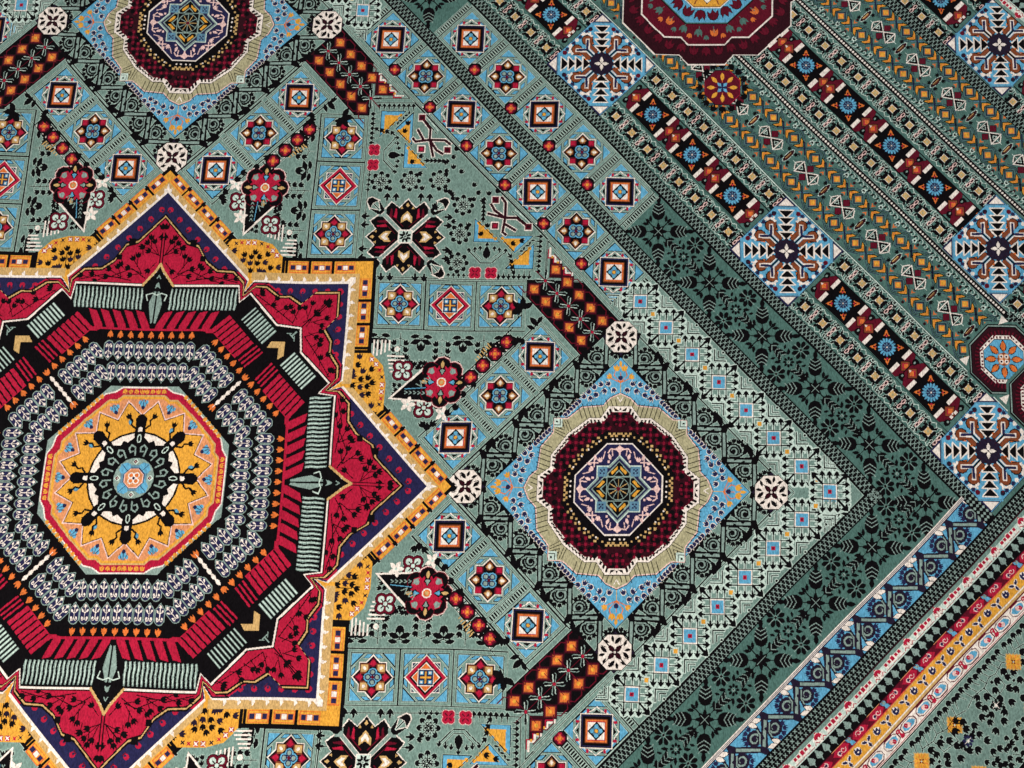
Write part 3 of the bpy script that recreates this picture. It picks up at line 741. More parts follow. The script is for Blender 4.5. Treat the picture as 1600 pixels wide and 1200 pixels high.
# ---------------------------------------------------------------- borders and end panels
END = 2900
def trellis(x0, x1, y):                        # frame: x = s or d along the stripe, y across (sd units)
    k0 = int(math.ceil((x0 - 90)/221)); k1 = int((x1 + 90)//221)
    for k in range(-8, 8):
        x = 88 + 221*k
        if x < x0 - 60 or x > x1 + 60: continue
        with xf(at(x, y)):
            big = 1 if x0 <= x <= x1 else 0
            if big:
                for a in range(8):
                    r = math.radians(45*a); e = 13 if a % 2 == 0 else 16
                    lea(e*math.cos(r), e*math.sin(r), 45*a, 21, K)
                ell(0, 0, 9, None, K)
                for a in range(4): r = math.radians(90*a); line([(-2*math.cos(r), -2*math.sin(r)), (16*math.cos(r), 16*math.sin(r))], 1.6, S)
                for a in (0, 90, 180, 270):
                    r = math.radians(a)
                    for b in (-40, 0, 40): lea((46)*math.cos(r + math.radians(b*.34)), (46)*math.sin(r + math.radians(b*.34)), a + b, 19, K)
                    line([(22*math.cos(r), 22*math.sin(r)), (42*math.cos(r), 42*math.sin(r))], 3, K)
                for a in (45, 135, 225, 315):
                    with xf(at(0, 0, a)):
                        poly([(35, 0), (40, -13), (52, -19.5), (66, -19.5), (82, -14), (92, 0), (82, 14), (66, 19.5), (52, 19.5), (40, 13)], K)
                        for j in range(3): line([(66 + 11*j, -19 + 2*j), (60 + 11*j, -10), (54 + 11.5*j, 0), (60 + 11*j, 10), (66 + 11*j, 19 - 2*j)], 2.2, S)
                        lea(98, 0, 0, 26, K); line([(24, 0), (38, 0)], 2.4, K)
        xm = x + 110.5
        if x0 - 20 <= xm <= x1 + 20:
            with xf(at(xm, y)):
                for yy in (-50, 50):
                    with xf(at(0, yy)):
                        for a in range(8): r = math.radians(45*a + 22.5); ell(19*math.cos(r), 19*math.sin(r), 9.5, 6.6, K, 45*a + 22.5)
                        petals(8, 7, 14, 6, K, 22.5); ell(0, 0, 5, None, S); ell(0, 0, 4, None, K)
                        for a in range(8): r = math.radians(45*a); line([(8*math.cos(r), 8*math.sin(r)), (26*math.cos(r), 26*math.sin(r))], 1.6, S if a % 2 == 0 else T)
                petals(8, 6, 17, 8, K); ell(0, 0, 4.4, None, S); ell(0, 0, 2, None, K)
                for m in (1, -1):
                    for j in range(3):
                        lea(m*(28 + 12*j), 9 - 3*j, 90 + m*50, 22, K); lea(m*(28 + 12*j), -9 + 3*j, -90 - m*50, 22, K)
                        line([(m*(22 + 12*j), 12), (m*(30 + 12*j), 0), (m*(22 + 12*j), -12)], 1.8, S)
                    tul(m*66, 0, 0 if m > 0 else 180, 24, K); line([(m*60, 10), (m*70, 0), (m*60, -10)], 1.8, S)
                    lea(m*22, 22, 45 if m > 0 else 135, 18, K); lea(m*22, -22, -45 if m > 0 else 225, 18, K)
                    lea(m*40, 24, 60 if m > 0 else 120, 14, K); lea(m*40, -24, -60 if m > 0 else 240, 14, K)
def strips():
    # dark trellis and its two lattice stripes; the s axis ends carry a second row of tiles instead
    with sym([aff(), aff(-1, 0, 0, -1)]):              # long ends (s = +-)
        with xf(SD, aff(0, 1, 1, 0)):                  # x = d, y = s
            box(-1700, 1540, 1700, 1697, T)
            trellis(420, 1700, 1614); 
            with xf(aff(-1, 0, 0, 1)): trellis(420, 1700, 1614)
            box(-415, 1541, 415, 1696, G); box(-1700, 1538, 1700, 1541, K)
        for k in range(-2, 3): tile(*pq(1614, 13 + 172.5*k), 'square' if k % 2 == 0 else 'star', 45)
        for k in range(-3, 3): ladder(1543, 1690, 13 + 172.5*(k + .5))
        for k in range(-2, 2): red_dot(*pq(1555, 13 + 172.5*(k + .5)))
    with sym([aff(0, 1, 1, 0), aff(0, -1, -1, 0)] if False else [aff(1,0,0,1) , aff(-1,0,0,-1)]):
        with xf(SD):                                   # x = s, y = d
            box(-1697, 1540, 1541, 1700, T); trellis(-1540, 1540, 1614)
    with sym(ROT4):
        with xf(SD): lattice(-1540, 1540, 1503, 1540, S); box(-1540, 1502, 1540, 1504.5, K); box(-1540, 1538, 1540, 1541, K)
    with sym([aff(), aff(-1, 0, 0, -1)]):
        with xf(SD, aff(0, 1, 1, 0)): lattice(-1805, 1805, 1697, 1731, S); box(-1700, 1694, 1700, 1697, K)
def region(s1, d0, d1):
    si = np.abs(np.arange(NI)*R2*CELL + S0); dj = np.abs(np.arange(NJ)*R2*CELL + D0)
    return (si < s1)[:, None] & ((dj > d0) & (dj < d1))[None, :]
def long_borders():
    with sym([aff(), aff(-1, 0, 0, -1)]):
        with xf(SD):
            x0, x1 = -END, END
            box(-1702, 1698, 1702, 1711, W); box(-1702, 1702, 1702, 1707, N); box(-1702, 1704, 1702, 1705.4, W); box(-1702, 1708, 1702, 1711, N)
            box(-1700, 1709, 1700, 1803, B); box(-1700, 1709, 1700, 1711, N)
        FIL[0] = region(1696, 1709.5, 1802)
        with xf(at(*pq(0, 1757))):
            with xf(at(*pq(38, 0))): scroll(S, U, W, N, -15, 16)
        FIL[0] = None
        with xf(SD):
            [box(a, 1711, a + 34, 1804, K) for a in (1697, -1731)]; [poly([(a + x - 5, y), (a + x, y - 5), (a + x + 5, y), (a + x, y + 5)], S) for a in (1697, -1731) for x in (7, 18, 29) for y in range(1720, 1802, 14)]
            lattice(-END, END, 1803, 1846, S); box(-END, 1801, END, 1804, K)
        guards(-END, END, 1, 1846)
        with xf(SD): main_border(-END, END, 2036)
def guards(x0, x1, sg, y0):                            # seven narrow guard stripes outwards from y0 (194 wide)
    with xf(SD):
        o = y0 - 1846
        box(x0, y0 - 2, x1, y0 + 3, V)
        box(x0, 1848 + o, x1, 1880 + o, L); box(x0, 1848 + o, x1, 1857 + o, G)
        n = int((x1 - x0)/119)
        for k in range(n):
            x = x1 - 50 - 119*k
            with xf(at(x - 3, 1864 + o)):
                for dx in (-59.5, 0):
                    pass
                poly([(-16, -2), (0, -14), (16, -2), (17, 12), (-17, 12)], W); ell(0, -1, 12, 9, R); poly([(-3, -12), (0, -16), (3, -12)], R); tul(0, 9, -90, 17, W)
                for m in (1, -1): line([(m*6, 14), (m*14, 6), (m*20, 13)], 2, R); line([(m*3, 10), (m*9, 16)], 1.6, M)
                for dx in (33, 46, 59.5, 73, 86):
                    e = 9 if dx != 59.5 else 12
                    ell(dx, 1, e*.75, e*.9, W); sq(dx, 0, 4.4 if dx != 59.5 else 5.6, R)
                line([(24, 14), (59, 12), (95, 14)], 1.6, R); line([(24, 10), (59, 8), (95, 10)], 1.2, W)
        box(x0, 1879 + o, x1, 1882.5 + o, L)
        box(x0, 1882 + o, x1, 1919 + o, K)
        for k in range(int((x1 - x0)/27.4)):
            x = x1 - 13 - 27.4*k
            lea(x, 1896 + o, -100, 24, S)
            for m in (1, -1): line([(x - 1, 1906 + o), (x + m*9, 1901 + o), (x + m*7, 1895 + o)], 3.4, S)
            line([(x, 1902 + o), (x, 1914 + o)], 2.2, S)
        box(x0, 1918 + o, x1, 1949 + o, M); box(x0, 1918 + o, x1, 1920 + o, V)
        for k in range(int((x1 - x0)/136)):
            x = x1 - 30 - 136*k
            for j, dx in enumerate((0, 68)):
                with xf(at(x - dx, 1933 + o, 180*j)):
                    poly([(-30, -3), (-14, -12), (16, -12), (26, 0), (14, 11), (-16, 11)], R); spiral(4, 0, 9, 1, 0, 2, H); tul(-10, 2, 40, 12, H); tul(-9, 2, 40, 8, N)
                    line([(26, -11), (34, 0), (30, 8)], 3, B); tul(35, 5, 60, 12, B); tul(34, -6, -60, 9, S)
                    line([(-26, -13), (24, -13)], 1.5, Q)
        box(x0, 1944 + o, x1, 1950 + o, R); box(x0, 1946 + o, x1, 1996 + o, O); box(x0, 1949 + o, x1, 1984 + o, Y)
        for k in range(int((x1 - x0)/74.6)):
            x = x1 - 40 - 74.6*k
            with xf(at(x, 1964 + o)):
                ell(0, 0, 12, 11, W); tul(0, 1, -60, 19, N); sq(0, 2, 2, W)
                with xf(at(37.3, 2)):
                    for a in (90, 210, 330): lea(9*math.cos(math.radians(a)), 9*math.sin(math.radians(a)), a, 20, W)
                    for a in (90, 210, 330): lea(9*math.cos(math.radians(a)), 9*math.sin(math.radians(a)), a, 15, N)
                    sq(0, 0, 2.4, W)
                    line([(-52, -17), (-12, -17)], 1.6, C); line([(-20, 17), (20, 17)], 1.6, C)
        box(x0, 1984 + o, x1, 1986 + o, W); box(x0, 1986 + o, x1, 1994 + o, C)
        box(x0, 1994 + o, x1, 2031 + o, W); box(x0, 1994 + o, x1, 1996 + o, M)
        for k in range(int((x1 - x0)/128)):
            x = x1 - 30 - 128*k
            for j, dx in enumerate((0, 64)):
                with xf(at(x - dx, 2013 + o, 180*j)):
                    poly([(-28, -6), (-16, -16), (12, -16), (26, -8), (26, 8), (12, 15), (-16, 15), (-28, 6)], M); poly([(-26, -5), (-15, -13), (12, -13), (23, -7), (23, 7), (11, 12), (-15, 12), (-26, 5)], W)
                    poly([(-24, -3), (-13, -10), (10, -10), (19, -4), (17, 6), (8, 9), (-14, 9)], B); ell(2, 1, 11, 7, R, 30); tul(0, 0, 30, 14, H); ell(3, 2, 3.4, 2, R); ell(-15, 1, 5, 6, B)
                    ell(31, -8, 7, 6, R); ell(35, 8, 6, 5, R); line([(28, 12), (34, -12)], 3.6, R); ell(30, -8, 2.4, 2, H)
        box(x0, 2031 + o, x1, 2032 + o, R); box(x0, 2032 + o, x1, 2034.5 + o, W); box(x0, 2034.5 + o, x1, 2037.5 + o, K)
def main_border(x0, x1, y0):                           # wide sage border with tulip sprays
    w = 260
    box(x0, y0 + 1.5, x1, y0 + w, G)
    rnd = random.Random(11)
    per = 376
    for k in range(int((x1 - x0)/per)):
        x = 1476 + per*4 - 376*k
        if x > x1: continue
        with xf(at(x, y0)):
            for m in (1, -1):
                # branching stems towards the guard stripe
                for j in range(10):
                    xx = m*(14 + 18.5*j)
                    tul(xx, 18 + (4 if j % 2 else 0), 80 + 15*m, 17, K); line([(xx, 24), (xx - m*10, 44 + 6*(j % 3))], 2, K)
                line([(0, 62), (m*26, 46), (m*60, 54), (m*80, 48), (m*110, 58), (m*150, 52), (m*184, 62)], 2.2, K)
                line([(m*60, 54), (m*62, 92), (m*110, 100), (m*112, 58)], 2, K)
                for xx, yy, a, e in ((40, 66, 60, 20), (52, 84, 120, 18), (76, 70, 90, 21), (94, 84, 60, 20), (96, 112, 20, 20), (72, 108, 140, 20), (128, 78, 90, 21), (142, 66, 30, 18), (150, 96, 60, 20), (120, 116, 100, 21), (166, 78, 120, 20), (178, 104, 90, 20), (26, 84, 100, 20), (22, 112, 60, 20), (46, 124, 30, 20), (146, 122, 30, 18), (170, 128, 80, 18), (88, 134, 90, 20), (114, 142, 30, 20), (60, 150, 120, 20), (30, 148, 60, 20), (140, 152, 90, 20), (168, 158, 30, 20)):
                    bud(m*(xx - 6), yy - 9, 90 + m*(a - 90), 10, e, K, 2)
                for xx, yy in ((84, 62), (34, 100), (108, 128), (158, 112), (134, 104)): sq(m*xx, yy, 4.2, K)
            rowf(0, 66); rowf(-133, 66) if False else rowf(-243, 66)
            for (cx, cy) in ((-120, 110), (130, 118)):
                with xf(at(cx, cy)):
                    petals(8, 5, 16, 8, K if cx < 0 else N); sq(0, 0, 3.4, W); line([(-12, 0), (12, 0)], 1.6, W); line([(0, -12), (0, 12)], 1.6, W)
            for j in range(-10, 11):
                for i, yy in enumerate((186, 206, 226, 246)):
                    if rnd.random() < .75: tul(j*18.4 + 9*(i % 2) + rnd.uniform(-4, 4), yy + rnd.uniform(-5, 5), rnd.choice((30, 60, 90, 120, 150)), rnd.uniform(14, 19), K)
                    elif rnd.random() < .5: line([(j*18, yy), (j*18 + 14, yy + 12)], 2, K)
            rowf(-60, 190); rowf(90, 196)
def rowf(x, y):
    with xf(at(x, y, 45)):
        e = oct8([(19, 0), (17, 4), (19, 9), (17, 12), (18, 18)]); poly([(a*1.18, b*1.18) for a, b in e], C); poly([(a*1.04, b*1.04) for a, b in e], Y)
        petals(8, 8, 20, 2.4, O, 22.5); petals(4, 2, 8, 4, M, 45); sq(0, 0, 1.8, L)
def blue_tile(s_, d):
    with xf(at(*pq(s_, d))):
        dia(0, 0, 121, N); dia(0, 0, 119.3, B)
        with sym(ROT4):
            poly([(119, 0), (98, -21), (98, 21)], N); poly([(116, 0), (100, -16), (100, 16)], W)
            box(92, -26, 98, 26, B); line([(96, -24), (96, 24)], 1.5, Z)
            for k in range(4):
                x = 90 - 16*k; h = 15
                poly([(x, -h - 3), (x + 1.5, -h), (x + 1.5, h), (x, h + 3), (x - 21, 0)], W); poly([(x - 1.5, -h + 1), (x - 1.5, h - 1), (x - 16, 0)], K)
            for k in range(3):
                for m in (1, -1):
                    if m > 0 or k < 3: ell(82 - 18*k, m*26, 5.4, None, U if m > 0 else M); ell(82 - 18*k - 3, m*26, 2, None, M)
                    sq(73 - 18*k, m*26, 2, W)
            for m in (1, -1): poly([(28, m*9), (37, m*9), (37, m*18)], W if m > 0 else O); 
            poly([(44, 18), (58, 20), (50, 29)], O); poly([(18, 44), (20, 58), (29, 50)], O); ring([(44, 18), (58, 20), (50, 29)], 1.2, K)
            # brown trefoil ribbon
            with xf(at(0, 0, 45)):
                for w_, c_ in ((14.5, K), (11.5, E)): 
                    line([(28, 10), (50, 11)], w_*.75, c_); line([(28, -10), (50, -11)], w_*.75, c_)
                    ell(62, 16, w_*.95, w_*.9, c_); ell(62, -16, w_*.95, w_*.9, c_); line([(50, 11), (60, 25)], w_*.7, c_); line([(50, -11), (60, -25)], w_*.7, c_)
                line([(62, 30), (74, 28), (78, 18)], 5, W); line([(62, -30), (74, -28), (78, -18)], 5, W); ell(62, 16, 11.5, 11, E); ell(62, -16, 11.5, 11, E)
                line([(20, 0), (52, 0)], 14, K); line([(20, 0), (52, 0)], 12, B); line([(22, 4), (50, 4)], 2.6, W); line([(22, -4), (50, -4)], 2.6, W); line([(20, 0), (50, 0)], 4, K)
                line([(48, 4), (62, 17)], 9, W); line([(48, -4), (62, -17)], 9, W); line([(48, 2), (61, 16)], 5.4, N); line([(48, -2), (61, -16)], 5.4, N); line([(52, 0), (66, 0)], 5, B)
                for k in range(-3, 4): tul(79, 10*k, 0, 9, N if k % 2 else W); 
        petals(12, 10, 29, 13, U); ell(0, 0, 22, None, U); petals(12, 20, 26, 2, V, 15)
        for a in (0, 90, 180, 270):
            with xf(at(0, 0, a)): lea(7.5, 0, 0, 14, W)
        sq(0, 0, 1.5, U)
def bead_row(x0, x1, y, sg):                           # cream stars and linked ovals on sage (x = d, y = s)
    n = int((x1 - x0)/72.4)
    for k in range(n + 1):
        x = x0 + 36 + 72.4*k
        if x > x1 - 10: break
        for m in (1, -1):
            curve([(x - 38, y + m*22), (x - 26, y + m*33), (x - 10, y + m*26), (x, y + m*34), (x + 12, y + m*25), (x + 24, y + m*33), (x + 36, y + m*22)], 2.6, L)
            for dx, a in ((-28, 60), (-12, 110), (12, 70), (28, 120)): lea(x + dx, y + m*20, a*m, 17, L); lea(x + dx, y + m*20, a*m, 14, K)
            lea(x - 20, y + m*10, 30*m, 16, K); lea(x + 20, y + m*10, 150*m, 16, K)
            tul(x - 36, y + m*28, 90*m, 11, L); tul(x - 36, y + m*28, 90*m, 8, K)
        with xf(at(x, y)):
            for a in (0, 90, 180, 270): lea(15*math.cos(math.radians(a)), 15*math.sin(math.radians(a)), a + 90, 24, K)
            with xf(at(0, 0, 45)):
                st = oct8([(13, 0), (6, 6)]); poly([(a*1.15, b*1.15) for a, b in st], W); poly(st, C); sq(0, 0, 3, A)
        with xf(at(x + 36, y)):
            line([(0, -26), (0, 26)], 17, K); line([(0, -22), (0, 22)], 13, L); line([(0, -22), (0, 22)], 11, K)
            for yy in (-9, 9): ell(0, yy, 5.4, 9, H); ell(0, yy, 3, 6, V)
            sq(0, 0, 2, H)
            for m in (1, -1): lea(m*11, 14, 90, 14, L); lea(m*11, 14, 90, 10, K); lea(m*11, -14, 90, 14, L); lea(m*11, -14, 90, 10, K)
def lamp_row(x0, x1, y, first):                        # black boxes with blue rosettes (x = d, y = s)
    box(x0, y - 45, x1, y + 45, T)
    for k in range(40):
        x = first + 181.2*k
        if x > x1 + 60: break
        with xf(at(x, y)):
            poly([(-64, -46), (64, -46), (64, 46), (-64, 46)], K)
            with xf(at(0, 0, 45)):
                petals(16, 12, 28, 7, B); petals(16, 22, 28, 2, N, 11.25); ell(0, 0, 15, None, N); petals(8, 4, 14, 3, Z); sq(0, 0, 2, W)
                for a in (0, 90, 180, 270):
                    with xf(at(0, 0, a)): lea(40, 0, 0, 19, O); line([(34, -8), (40, 0), (34, 8)], 3.6, O); sq(39, 0, 2.2, K); sq(34, 0, 2.6, R)
            for m in (1, -1):
                with xf(at(0, 0, 0 if m > 0 else 180)):
                    poly([(56, -46), (75, -46), (98, -16), (98, 16), (75, 46), (56, 46)], K); poly([(60, -46), (74, -46), (96, -14), (96, 14), (74, 46), (60, 46)], M)
                    box(50, -44, 62, -10, W); box(50, 10, 62, 44, W); box(62, -8, 66, 8, K)
                    with xf(at(76, 0, 45)): sq(0, 0, 15, V); sq(0, 0, 13, E); sq(0, 0, 8.5, R); sq(2, 0, 6.5, O)
                    poly([(84, -4), (91, 0), (84, 4)], W)
                    for yy in (-30, 30): ell(93, yy, 9, 11, K); ell(93, yy*.9, 3, 4, S)
            sq(90.6, 9, 4.6, W); sq(90.6, -9, 4.6, W)
def arrow_row(x0, x1, y):                              # orange squares between chevrons on teal (x = d, y = s)
    box(x0, y - 38, x1, y + 38, T)
    n = int((x1 - x0)/90) + 1
    for k in range(-1, n + 1):
        x = 160 + 90*(k + int((x0 - 160)/90))
        if x < x0 - 20 or x > x1 + 20: continue
        with xf(at(x, y)):
            with xf(at(0, 0, 45)):
                sq(0, 0, 15, K); sq(0, 0, 11.6, T); ring([(-14, -14), (14, -14), (14, 14), (-14, 14)], 2, N); sq(0, 0, 9, O); sq(0, 0, 7, Y)
            for m in (1, -1):
                with xf(at(0, 0, 0 if m > 0 else 180)):
                    poly([(10, -20), (25, -16), (39, 0), (25, 16), (10, 20), (22, 0)], K); poly([(14, -17), (24, -13), (36, 0), (24, 13), (14, 17), (26, 0)], Y); poly([(18, -13), (24, -10), (33, 0), (24, 10), (18, 13), (29, 0)], O)
                    poly([(22, 0), (16, -12), (24, -10), (33, 0), (24, 10), (16, 12)], O) if k % 3 == 5 else None
                    for j in range(3): line([(4 + 9*j - 4, m*0 - 22 - 2*j - 4), (26 + 5*j, -30 + 6*j - 4 + 10)], 2.0, N) if False else None
            for j in range(3):
                for m in (1, -1):
                    line([(-28 + 9*j, m*20), (0, m*(20 + 28 - 9*j) if False else m*(36 - 5*j)), (28 - 9*j, m*20)], 2, N if j % 2 == 0 else K)
        with xf(at(x + 45, y)):
            for a in (45, 135): r = math.radians(a); line([(-20*math.cos(r), -20*math.sin(r)), (20*math.cos(r), 20*math.sin(r))], 5, K); line([(-20*math.cos(r), -20*math.sin(r)), (20*math.cos(r), 20*math.sin(r))], 2, Z if a == 45 else N)
            for a in (90, 270): r = math.radians(a); poly([(0, 10*math.sin(r)), (8, 22*math.sin(r)), (0, 18*math.sin(r)), (-8, 22*math.sin(r))], O)
            for m in (1, -1): ell(0, m*28, 5, None, V)
def glass_row(x0, x1, y):                              # hourglass figures, ovals and red lozenges (x = d, y = s)
    box(x0, y - 24, x1, y + 24, T)
    k0 = int((x0 - 561)/154) - 1; k1 = int((x1 - 561)/154) + 1
    for k in range(k0, k1 + 1):
        x = 560 + 151.5*k
        if not (x0 < x < x1): continue
        with xf(at(x, y)):
            with xf(at(0, 0, 45)):
                pass
            for m in (1, -1):
                with xf(at(0, m*18, 45)): sq(0, 0, 10.5, K); sq(0, 0, 9.4, M)
                tr = [(0, 0), (m*30, -22), (m*30, 22)]; poly(tr, K); ring(tr, 2.8, W); ring([(m*15, 0), (m*26, -8), (m*26, 8)], 1.8, L)
                line([(m*34, -18), (m*46, 0), (m*34, 18)], 3, W); line([(m*34, -12), (m*42, 0), (m*34, 12)], 3.6, K); line([(m*34, 0), (m*54, 0)], 2, L)
        with xf(at(x + 60 + 16, y)):
            ell(0, 0, 9, 27, L); ell(0, 0, 7.6, 25, V); line([(-1.6, -12), (-1.6, 12)], 2.2, C); line([(2, -10), (2, 10)], 1.8, E)
            for yy in (-18, 18): tul(14, yy, 0, 12, K); tul(-14, yy, 180, 12, K)
def dot_row(x0, x1, y, sg):                            # white beads on black with curled white hooks (x = d, y = s)
    box(x0, y - 9, x1, y + 9, K); box(x0, y - 11, x1, y - 9, S); box(x0, y + 9, x1, y + 11, S)
    for k in range(int((x1 - x0)/10.2)): 
        ell(x0 + 5 + 10.2*k, y, 3.7, None, W, 0, 8)
    for k in range(int((x1 - x0)/18)):
        x = x0 + 9 + 18*k
        curve([(x - 7, y - sg*13), (x + 3, y - sg*16), (x + 6, y - sg*24), (x - 2, y - sg*28), (x - 4, y - sg*22)], 2.2, L)
        lea(x + 10, y - sg*22, 60, 12, K)
        if k % 4 == 0: tul(x, y - sg*33, -90*sg, 14, L); tul(x, y - sg*33, -90*sg, 8, K)
def medal_small(s_, d):
    with xf(at(*pq(s_, d))):
        for a in range(16):
            r = math.radians(22.5*a); tul(52*math.cos(r), 52*math.sin(r), 22.5*a + 180*(a % 2), 15, K)
        poly(octo(41), K); poly(octo(39.5), R); poly(octo(39.2), M)
        for a in range(8):
            r = math.radians(45*a); line([(10*math.cos(r), 10*math.sin(r)), (30*math.cos(r), 30*math.sin(r))], 1.2, O); lea(25*math.cos(r), 25*math.sin(r), 45*a, 17, Y)
        for a in (45, 135, 225, 315): r = math.radians(a); lea(7*math.cos(r), 7*math.sin(r), a, 15, B)
        for a in (0, 90, 180, 270): r = math.radians(a); lea(6*math.cos(r), 6*math.sin(r), a, 11, N)
def medal_oct(s_, d):
    with xf(at(*pq(s_, d))):
        poly(octo(78), T); poly(octo(73), K); poly(octo(70.5), S); poly(octo(68.5), K); poly(octo(66), V)
        for k in range(48):
            r = math.radians(7.5*k); line([(53*math.cos(r), 53*math.sin(r)), (60*math.cos(r), 60*math.sin(r))], 3.2, M)
        poly(octo(49.5), W)
        with sym(I8):
            for k in range(3): box(43, 3 + 7*k, 47.5, 6.5 + 7*k, M)
            for k in range(3): poly([pq(64 - 1, 35 - 12*k), pq(70 - 2, 35 - 12*k), pq(70 - 2, 29 - 12*k), pq(64 - 1, 29 - 12*k)], M)
        poly(octo(42), K); poly(octo(40.5), B)
        for a in range(8):
            r = math.radians(45*a); ell(26*math.cos(r), 26*math.sin(r), 10, 7.4, K, 45*a); lea(33*math.cos(r), 33*math.sin(r), 45*a, 14, K); lea(26.5*math.cos(r), 26.5*math.sin(r), 45*a, 20, O); ell(25*math.cos(r), 25*math.sin(r), 6, 5, O, 45*a)
            line([(12*math.cos(r), 12*math.sin(r)), (20*math.cos(r), 20*math.sin(r))], 1.8, E)
        ell(0, 0, 14, None, E)
        for a in (45, 135, 225, 315): r = math.radians(a); ell(7.5*math.cos(r), 7.5*math.sin(r), 6.2, None, Q); ell(7.5*math.cos(r), 7.5*math.sin(r), 4.4, None, W); ell(7.5*math.cos(r), 7.5*math.sin(r), 2.2, None, V)
def medal_big(p, q):
    with xf(at(p, q)):
        z = oct8([(211, 0), (211, 44), (191, 66), (191, 108), (120, 172) if False else (150, 150)])
        o = oct8([(214, 0), (214, 42), (191, 62), (191, 118), (154, 154)])
        poly(o, W); poly([(x*.987, y*.987) for x, y in o], K); poly([(x*.985, y*.985) for x, y in o], V)
        for k in range(40):
            r = math.radians(9*k); e = 181 if abs(math.sin(2*r)) < .8 else 186
            line([(170*math.cos(r), 170*math.sin(r)), (e*math.cos(r)*1.05, e*math.sin(r)*1.05)], 1.8, M); tul(e*math.cos(r), e*math.sin(r), 9*k + 180*(k % 2), 19, M); tul(e*math.cos(r), e*math.sin(r), 9*k + 180*(k % 2), 13, R) if False else None
        o2 = oct8([(167, 0), (167, 42), (149, 58), (149, 96), (123, 123)])
        poly(o2, W); poly([(x*.98, y*.98) for x, y in o2], M)
        for k in range(24):
            r = math.radians(15*k + 7.5); e = 137; tul(e*math.cos(r), e*math.sin(r), 15*k + 7.5 + (0 if k % 3 else 180), 17, T if k % 3 else O); line([(122*math.cos(r), 122*math.sin(r)), (136*math.cos(r), 136*math.sin(r))], 1.6, T)
            r2 = math.radians(15*k); tul(148*math.cos(r2), 148*math.sin(r2), 15*k, 11, O if k % 2 else T)
        poly(octo(115), K); poly(octo(113), T); poly(octo(111), B)
        for k in range(20):
            r = math.radians(18*k + 9); tul(94*math.cos(r), 94*math.sin(r), 18*k + 9 + (180 if k % 2 else 0), 25, K); tul(94*math.cos(r), 94*math.sin(r), 18*k + 9 + (180 if k % 2 else 0), 22, M)
        poly(octo(76), W); poly(octo(73.5), K); poly(octo(72), Y)
        for k in range(8):
            with xf(at(0, 0, 45*k)): poly([(66, 0), (50, -15), (50, 15)], K); poly([(64, 0), (52, -12), (52, 12)], W); line([(50, 20), (66, 26)], 3, E)
        petals(12, 20, 46, 16, M); petals(8, 4, 26, 12, B); ell(0, 0, 8, None, W)
def end_panel():
    with sym([aff(), aff(-1, 0, 0, -1)]):
        with xf(SD, aff(0, 1, 1, 0)):                  # x = d, y = s
            box(-1802, 1731, 1802, END, T)
            for y0 in (1854, 2778):
                for xa, xb in ((-1668 + 121, -808 - 121), (-808 + 121, 17 - 121), (17 + 121, 842 - 121), (842 + 121, 1668 - 121)):
                    bead_row(xa, xb, y0 - 87, -1); bead_row(xa, xb, y0 + 86, 1)
                    lamp_row(xa, xb, y0, xa + 110)
                    for yy in (y0 - 48, y0 + 48): box(xa, yy - 1.2, xb, yy + 1.2, K); 
            box(-1802, 1972, 1802, 1978, K); box(-1802, 1974, 1802, 1976, L)
            for y0 in (2016, 2120, 2512, 2620): arrow_row(-1802, 1802 if y0 > 2200 else 1452, y0)
            for y0 in (2068, 2567): glass_row(-1800, 1800 if y0 > 2200 else 1450, y0)
            dot_row(-1800, 1440, 2183, 1); dot_row(-1800, 1800, 2453, -1)
            for xa, xb in ((-1802, -1404 + 121), (-1250, -140), (140, 1283 - 121), (1283 + 121, 1802)):
                bead_row(xa, xb, 2231, 1); bead_row(xa, xb, 2406, -1); 
            box(-1800, 2268, 1800, 2364, K)
            lamp_row(250, 1162, 2317, 290); lamp_row(-1802, -250, 2317, -1800 + 60); lamp_row(1404, 1802, 2317, 1500)
            for yy in (2268, 2364): box(-1800, yy - 1.2, 1800, yy + 1.2, K)
            lattice(-1802, 1802, 2638, 2676, S)
            box(1440, 1978, 1802, 2178, T)
            lattice(1440, 1802, 2160, 2200, S); box(1440, 2158, 1802, 2160, W)
            box(-1802, 2865, 1802, END, K)
        for d in (17, 842, 1668, -808, -1634): blue_tile(1852, d); blue_tile(2800, d)
        for d in (1283, -1250): blue_tile(2315, d)
        for d in (1522, 1682): medal_oct(2079, d)
        with xf(SD, aff(0, 1, 1, 0)):
            for x in (1443, 1601, 1762):
                for m in (1, -1): poly([(x, 2079 + m*98), (x - 24, 2079 + m*72), (x + 24, 2079 + m*72)] if False else [(x - 13, 2079 + m*93), (x + 13, 2079 + m*93), (x, 2079 + m*66)], W)
        medal_small(2073, 340)
        medal_big(1170, 1133)
def short_borders():
    with sym([aff(), aff(-1, 0, 0, -1)]):
        with xf(SD, aff(0, 1, 1, 0)):
            pass
        m = SD @ aff(0, 1, 1, 0) @ np.linalg.inv(SD)
        with xf(m): guards(-2300, 2300, 1, END)
        with xf(SD, aff(0, 1, 1, 0)): box(-2480, END + 190, 2480, END + 430, G)
        with xf(SD, aff(0, 1, 1, 0)): main_border(-2300, 2300, END + 190)
        with xf(SD): 
            box(-3330, 2296, 3330, 2480, K); box(-3330, 2305, 3330, 2480, M); box(-3330, 2440, 3330, 2480, V)
        with xf(SD, aff(0, 1, 1, 0)): box(-2480, 3290, 2480, 3330, V)
def weave_pattern():
    COL[:] = T
    with sym(ONE):
        field(); strips(); long_borders(); end_panel(); short_borders(); halo()

def halo():
    # knots of sage next to black outlines are tied in the paler sage
    k = (COL == K); n = np.zeros_like(k); n[1:] |= k[:-1]; n[:-1] |= k[1:]; n[:, 1:] |= k[:, :-1]; n[:, :-1] |= k[:, 1:]
    COL[n & (COL == G)] = P
